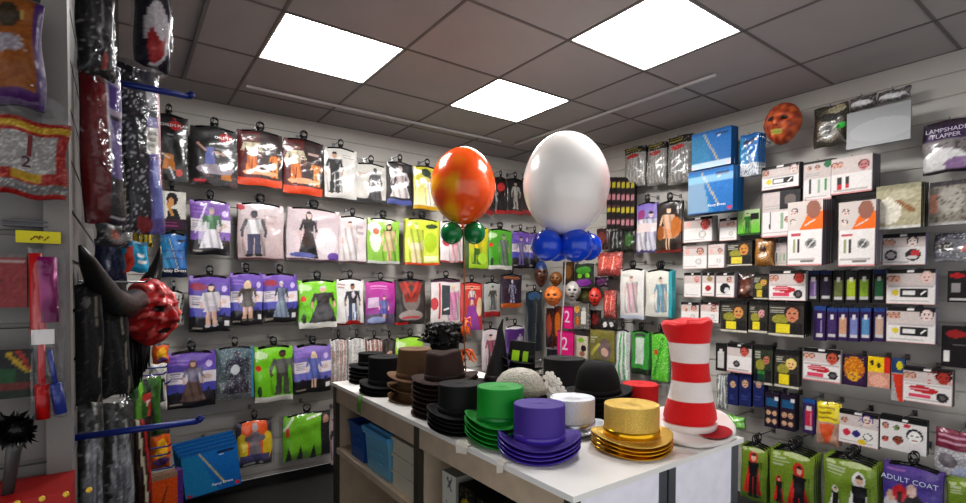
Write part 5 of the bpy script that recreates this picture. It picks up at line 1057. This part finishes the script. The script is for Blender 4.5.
def a_bg(c): c.fill((26,40,26)); c.rect(0,.62,1,1,(30,30,32)); c.rect(0,.2,1,.34,(110,40,34)); c.rect(0,.34,.7,.62,(26,80,40)); c.line(.55,.95,.9,.55,.1,(196,160,40)); c.line(.75,.98,.95,.6,.08,(170,50,36)); c.ell(.15,.7,.1,.06,(190,190,186)); c.noise(6)
D(-26,353,33,402,'black and green pack with yellow corner on the near left wall', a_bg, T=.02, off=.06, hang=False, kind='box', name='party_card', cat='party pack', group='packs on the near left wall', step=.004)
# toy wands in a long clear bag
a = at(27,246,1,YD-.07); b = at(66,416,1,YD-.07); w_ = b[0]-a[0]; h_ = a[2]-b[2]
r = empty('wand_packet', ((a+b)/2)); tag(r, 'long clear bag with a red and a blue toy sword below the yellow ticket', 'toy pack')
mb = MB(); mb.tube([(-w_*.28,0,h_*.46),(-w_*.22,0,0),(-w_*.16,0,-h_*.02)], [.009,.011,.011], n=10); mb.tube([(-w_*.15,0,-h_*.02),(-w_*.15,0,-h_*.3)], .0055, n=10); mb.tube([(-w_*.15,0,-h_*.3),(-w_*.13,0,-h_*.5)], .010, n=10); mb.build('red_sword', mat('red_plastic', (170,20,24), .3), r)
mb = MB(); mb.tube([(w_*.05,0,-h_*.1),(w_*.22,0,-h_*.3)], .004, n=8); mb.tube([(w_*.22,0,-h_*.3),(w_*.36,0,-h_*.48)], .009, n=8); mb.build('blue_sword', mat('blue_plastic', (40,56,130), .35), r)
mb = MB(); mb.tube([(-w_*.02,.004,h_*.44),(w_*.02,.004,h_*.06)], .016, n=10); mb.build('magenta_scabbard', mat('magenta_foil', (130,20,96), .3, .3), r)
mb = MB(); mb.box((-w_*.08,-.014,-h_*.02), (w_*.62,.002,h_*.085)); mb.build('label_card', mat('white_card2', (206,200,196), .6), r)
pk = packet('clear_bag', w_, h_, .05, lambda c: c.fill((220,220,220)), 'bag', .01); o = pk.build('clear_bag', M_CLEAR, r, loc=(0,.02,h_/2))
# feather duster hanging at the lower left
p = at(15,430,1,YD-.09); s = px(p); r = empty('pompom_wand', p); tag(r, 'black tinsel pompom on a dark stick at the lower left', 'pompom wand')
mb = MB(); rg = np.random.default_rng(4)
for k in range(240):
    v = rg.normal(size=3); v /= np.linalg.norm(v); R_ = 16*s*(.75+.3*rg.random()); q = np.array((v[0]*R_, v[1]*R_*.8, v[2]*R_)); t = rg.normal(size=3)*.006
    mb.add([(0,0,0), tuple(q+t), tuple(q-t)], [(0,1,2)])
mb.ball((0,0,0), 11*s, n=14); mb.build('pompom', mat('black_tinsel', (24,24,26), .25, .5), r)
mb = MB(); mb.tube([(0,0,-.02),(-.002,0,-20*s),(-.012,0,-75*s)], [.012,.010,.007], n=10); mb.build('stick', mat('dark_grey_stick', (60,58,58), .4), r)
mb = MB(); a = at(0,497,1,YD-.1); b = at(72,520,1,YD-.1)
mb.box((0,0,-.03), (abs(b[0]-a[0])+.1,.12,.06), (150,24,22)); [mb.ball((-.06+.03*k,-.06,-.004), .005, (206,170,60), 8) for k in range(7)]
o = mb.build('red_box', M_CARD, loc=((a[0]+b[0])/2-.05, YD-.075, a[2])); tag(o, 'red box with gold studs at the bottom left corner', 'box')

# ================================================================ left foreground: bags hanging along the left wall
def C(u0, v0, u1, v1, y, label, art, yaw=.55, T=.03, clear=False, name='costume_bag', cat='costume pack', step=.006, side=None, kind='bag', tilt=0., grp='bags along the left wall', mat_=None):
    a = at(u0, v0, 1, y); b = at(u0, v1, 1, y); c = at(u1, (v0+v1)/2, 1, y); W = (c[0]-a[0])/math.cos(yaw); H = a[2]-b[2]
    pk = packet(name, W, H, T, art, kind, step, side); m = (a+c)/2
    o = pk.build(name, mat_ or M_BAGD, loc=(m[0], y, a[2]), rz=yaw); o.rotation_euler.y = tilt; tag(o, label, cat, grp)
    if clear:
        pk = packet('clear_bag', W*1.06, H*1.08, T*1.5, lambda c: c.fill((220,220,220)), 'bag', .012); q = pk.build('clear_bag', M_CLEAR, o, loc=(0,T*.2,H*.04))
    return o
def a_velv(c): c.grad((124,22,28),(92,14,20)); c.rect(.55,0,1,1,(44,36,50)); c.rect(.55,.7,1,.95,(170,160,180)); c.rect(.6,.75,.95,.9,(92,64,140)); c.rect(.55,.3,.95,.68,(104,88,140)); c.rect(.58,.35,.64,.95,(200,196,200)); c.rect(.62,.06,.95,.3,(50,48,50)); c.line(.1,.1,.2,.9,.05,(110,26,30)); c.rect(.56,.03,.97,.05,(190,186,190)); c.noise(6)
C(77,62,118,222,-.75,'clear bag with a dark red velvet costume and purple label strip', a_velv, clear=True, tilt=-.03)
def a_seq(c): c.fill((20,18,24)); c.speck((190,186,196),.13,.9,(0,0,.55,1)); c.rect(.6,0,1,1,(96,84,150)); c.rect(.6,.72,1,1,(60,56,66)); c.rect(.58,.5,.9,.66,(216,210,200)); c.lines(.62,.52,.86,.64,3,(120,116,112)); c.rect(.7,.1,1,.46,(110,120,190)); c.rect(.9,.3,1,.9,(196,150,160)); c.ell(.75,.85,.12,.06,(206,206,210)); c.ell(.45,.06,.2,.05,(130,30,40)); c.noise(8)
C(113,64,157,232,-.4,'clear bag with a black sequined costume and a white label', a_seq, clear=True, tilt=-.04)
def a_drkb(c): c.fill((30,28,30)); c.line(.5,.3,.6,1,.08,(120,116,118)); c.ell(.6,.15,.1,.1,(150,50,44)); c.line(.2,0,.3,1,.06,(70,68,70)); c.line(.8,.1,.75,.9,.05,(90,86,88)); c.speck((150,150,152),.05); c.noise(8)
C(76,-16,112,72,-.85,'dark clear bag hanging at the very top of the left wall', a_drkb, clear=True)
def a_redw(c): c.fill((30,24,44)); c.ell(.45,.4,.36,.4,(196,190,192)); c.ell(.4,.25,.26,.22,(160,30,34)); c.ell(.5,.5,.2,.2,(206,200,204)); c.rect(0,.8,.5,1,(40,34,60)); c.noise(9)
C(133,-18,166,64,-.45,'puffy silver bag with red and white contents at the ceiling', a_redw, clear=True, T=.06)
def a_vin(c): c.fill((70,70,74)); c.ell(.5,.5,.4,.4,(150,146,140)); c.ell(.4,.5,.16,.2,(196,110,90)); c.speck((206,206,206),.1); c.noise(9)
C(96,222,127,246,-.3,'small silvery bag with an orange face below the red velvet bag', a_vin, clear=True, T=.04)
def a_cy(c): c.fill((30,150,190)); c.trap(0,.3,0,.1,.35,.8,(206,70,50)); c.ell(.65,.55,.2,.07,WHT); c.ell(.7,.35,.2,.07,WHT); c.rect(0,.85,1,1,(20,90,120)); c.noise(6)
C(122,241,147,272,-.25,'cyan and red pack just above the red devil mask', a_cy, yaw=.3, name='novelty_packet', cat='novelty pack')
def a_nav(c): c.fill((26,34,60)); c.line(.2,0,.5,1,.12,(90,96,110)); c.line(.7,.1,.5,.8,.08,(60,70,100)); c.noise(7)
C(94,240,126,284,-.15,'navy blue bag behind the horn of the devil mask', a_nav, yaw=.4)
def a_yel(c): c.fill((190,170,30)); [c.line(.1+.25*k,0,.3+.25*k,1,.1,(26,24,22)) for k in range(4)]; c.noise(5)
C(133,222,152,246,.1,'yellow and black hazard-striped pack beside the sequined bag', a_yel, yaw=.3, name='novelty_packet', cat='novelty pack')
def a_gown(c): c.fill((18,17,18)); c.line(.82,0,.62,1,.05,(120,112,100)); c.line(.2,.1,.3,.9,.06,(44,42,44)); c.ell(.3,.85,.14,.05,(90,86,84)); c.speck((70,66,64),.03); c.noise(5)
C(72,284,100,404,-.8,'black gown in a clear bag nearest the near wall edge', a_gown, yaw=.6, mat_=M_CLOTH)
C(92,280,124,398,-.55,'black gown with a pale zip edge left of the devil mask', a_gown, yaw=.6, tilt=-.06, mat_=M_CLOTH)
def a_hair(c): c.fill((58,58,56)); c.ell(.5,.3,.36,.34,(130,128,132)); c.line(.3,.5,.45,1,.08,(60,62,58)); c.line(.7,.5,.6,1,.08,(150,150,140)); c.ell(.5,.85,.14,.16,(24,24,22)); c.ell(.6,.25,.2,.2,(110,106,120)); [c.line(x,0,.5+(x-.5)*.4+.06*math.sin(40*x),.75,.03,(g,g,g*1.02),.7) for x, g in zip(c.rg.random(46), 60+130*c.rg.random(46))]; c.speck((190,190,186),.03); c.noise(10)
C(72,402,100,520,-.75,'clear bag of grey hair at the bottom, left one', a_hair, yaw=.4, clear=True, T=.05, name='wig_bag', cat='wig pack')
C(99,404,131,520,-.5,'clear bag of grey hair at the bottom, right one', a_hair, yaw=.4, clear=True, T=.05, name='wig_bag', cat='wig pack')
def a_wb(c): c.fill((40,18,20)); c.line(.2,1,.7,0,.14,(196,186,160)); c.line(.5,1,.95,0,.2,(150,40,34)); c.noise(7)
C(131,420,150,520,-.3,'dark red pack with a pale slanting edge at the bottom', a_wb, yaw=.5)
def a_gr(c): c.fill((60,110,40)); c.line(.2,0,.3,1,.14,(126,196,60)); c.line(.75,0,.5,1,.14,(40,40,36)); c.ell(.5,.7,.16,.08,(206,50,40)); c.ell(.55,.6,.1,.06,(226,214,206)); c.line(.4,0,.6,.6,.1,(190,60,50)); c.noise(8)
C(128,380,160,440,.05,'green and red striped bag below the devil mask', a_gr, yaw=.4, clear=True)
C(149,364,166,412,.75,'plain white pack left of the low purple pack', a_plain((206,204,198),(190,188,184),[(.5,.2,.6,DK)]), yaw=.3, name='wig_packet', cat='wig pack')
def a_or2(c): c.fill((206,96,30)); c.ell(.5,.5,.3,.3,(226,170,40)); c.ell(.5,.2,.4,.12,(90,60,110)); c.rect(0,.9,1,1,(34,30,34)); c.noise(7)
C(149,432,170,470,.65,'orange and yellow pack hung by the blue rod', a_or2, yaw=.3)
def a_or3(c): c.fill((206,84,26)); c.rect(.82,0,1,1,(90,50,130)); c.line(.3,.3,.5,.7,.06,(120,60,30)); c.rect(0,.9,.8,1,(150,120,100)); c.noise(7)
C(147,474,180,520,.55,'orange box with a purple side at the bottom left', a_or3, yaw=.25, kind='box', T=.05)
C(152,344,168,364,.6,'small orange pack below the chin of the devil mask', a_or2, yaw=.3)
# blue rods and small pegs
def rod(p, q, rr, label, m=M_BLUEP, tip=True):
    p = Vector(p); q = Vector(q); mb = MB(); d = q-p
    mb.box((-.004,0,0), (.012,.03,.05)); mb.tube([(0,0,0), tuple(d)], rr, n=8)
    if tip: mb.tube([tuple(d*.995), tuple(d+Vector((.012,0,.012)))], rr*1.1, n=8)
    o = mb.build('hanging_rod', m, loc=p); tag(o, label, 'rod', 'rods on the left wall'); return o
e = at(198,421,1,-.9); rod((XC,-.9,e[2]), e, .0085, 'long blue rod sticking out low on the left wall')
e = at(189,96.5,1,-.55); rod((XC,-.55,e[2]), e, .010, 'blue rod sticking out of the left wall near the ceiling')
e = at(146,282,1,-.72); rod((XC,-.72,e[2]), e, .003, 'thin grey rod carrying the black gowns', M_STEEL)
for k, (u, v, y) in enumerate(((166,367,.72),(164,374,.7),(168,383,.74),(169,446,.6),(168,454,.6),(172,467,.6))):
    e = at(u, v, 1, y); rod((XC,y,e[2]), e, .004, f"{'thin blue peg' if k < 3 else 'short blue-grey peg'}, {('top','middle','lowest')[k % 3]} of three beside the {'white' if k < 3 else 'orange and yellow'} pack")
# red devil mask with black horns and hair
pm = at(149, 312, 1, -.25); s = px(pm)
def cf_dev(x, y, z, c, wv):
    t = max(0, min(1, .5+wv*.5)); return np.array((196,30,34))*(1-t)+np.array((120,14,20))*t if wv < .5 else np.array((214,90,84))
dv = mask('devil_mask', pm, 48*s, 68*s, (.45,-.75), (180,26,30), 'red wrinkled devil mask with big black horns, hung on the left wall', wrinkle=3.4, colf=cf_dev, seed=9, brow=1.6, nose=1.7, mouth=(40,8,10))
dv.rotation_euler.z = .68
rot = Matrix.Rotation(.68, 3, 'Z').inverted()
def loc_(u, v, y): return rot @ (Vector(at(u, v, 1, y))-Vector(pm))
M_HORN = mat('black_horn', (24,22,22), .35, bump=.15, bscale=40)
mb = MB(); pts = [loc_(u,v,y) for u,v,y in ((136,300,-.4),(124,306,-.5),(110,299,-.65),(98,282,-.8),(88,262,-.92),(80,246,-.98))]; mb.tube(pts, [x*s for x in (10.5,11.5,10,8,5,1.)], n=14); mb.build('horn', M_HORN, dv)
mb = MB(); pts = [loc_(u,v,y) for u,v,y in ((147,287,-.15),(152,278,-.12),(157,266,-.12),(159,256,-.12),(160.5,246,-.12))]; mb.tube(pts, [x*s for x in (9,8,5.5,3.2,.8)], n=14); mb.build('horn', M_HORN, dv)
mb = MB(); rg = np.random.default_rng(6)
for k in range(170):
    u = 106+42*rg.random(); y = -.2+.16*rg.random(); v0 = 318+14*rg.random(); v1 = 352+52*rg.random()*(1-.6*abs((u-126)/24))
    mb.tube([loc_(u,v0,y), loc_(u-1+3*rg.random(),(v0+v1)/2,y-.02), loc_(u-3+5*rg.random(),v1,y-.01)], [.006,.008,.002], n=5)
mb.build('hair', mat('black_hair', (14,13,13), .6), dv)
# ================================================================ light
w = bpy.data.worlds.new('world'); bpy.context.scene.world = w; w.use_nodes = True
w.node_tree.nodes['Background'].inputs[0].default_value = (.97, .98, 1., 1); w.node_tree.nodes['Background'].inputs[1].default_value = .72
vs = bpy.context.scene.view_settings; vs.view_transform = 'Standard'; vs.look = 'Medium High Contrast'; vs.exposure = .6; vs.gamma = 1.
cy = bpy.context.scene.cycles; cy.use_denoising = True; cy.max_bounces = 8; cy.transparent_max_bounces = 16; cy.sample_clamp_indirect = 6.
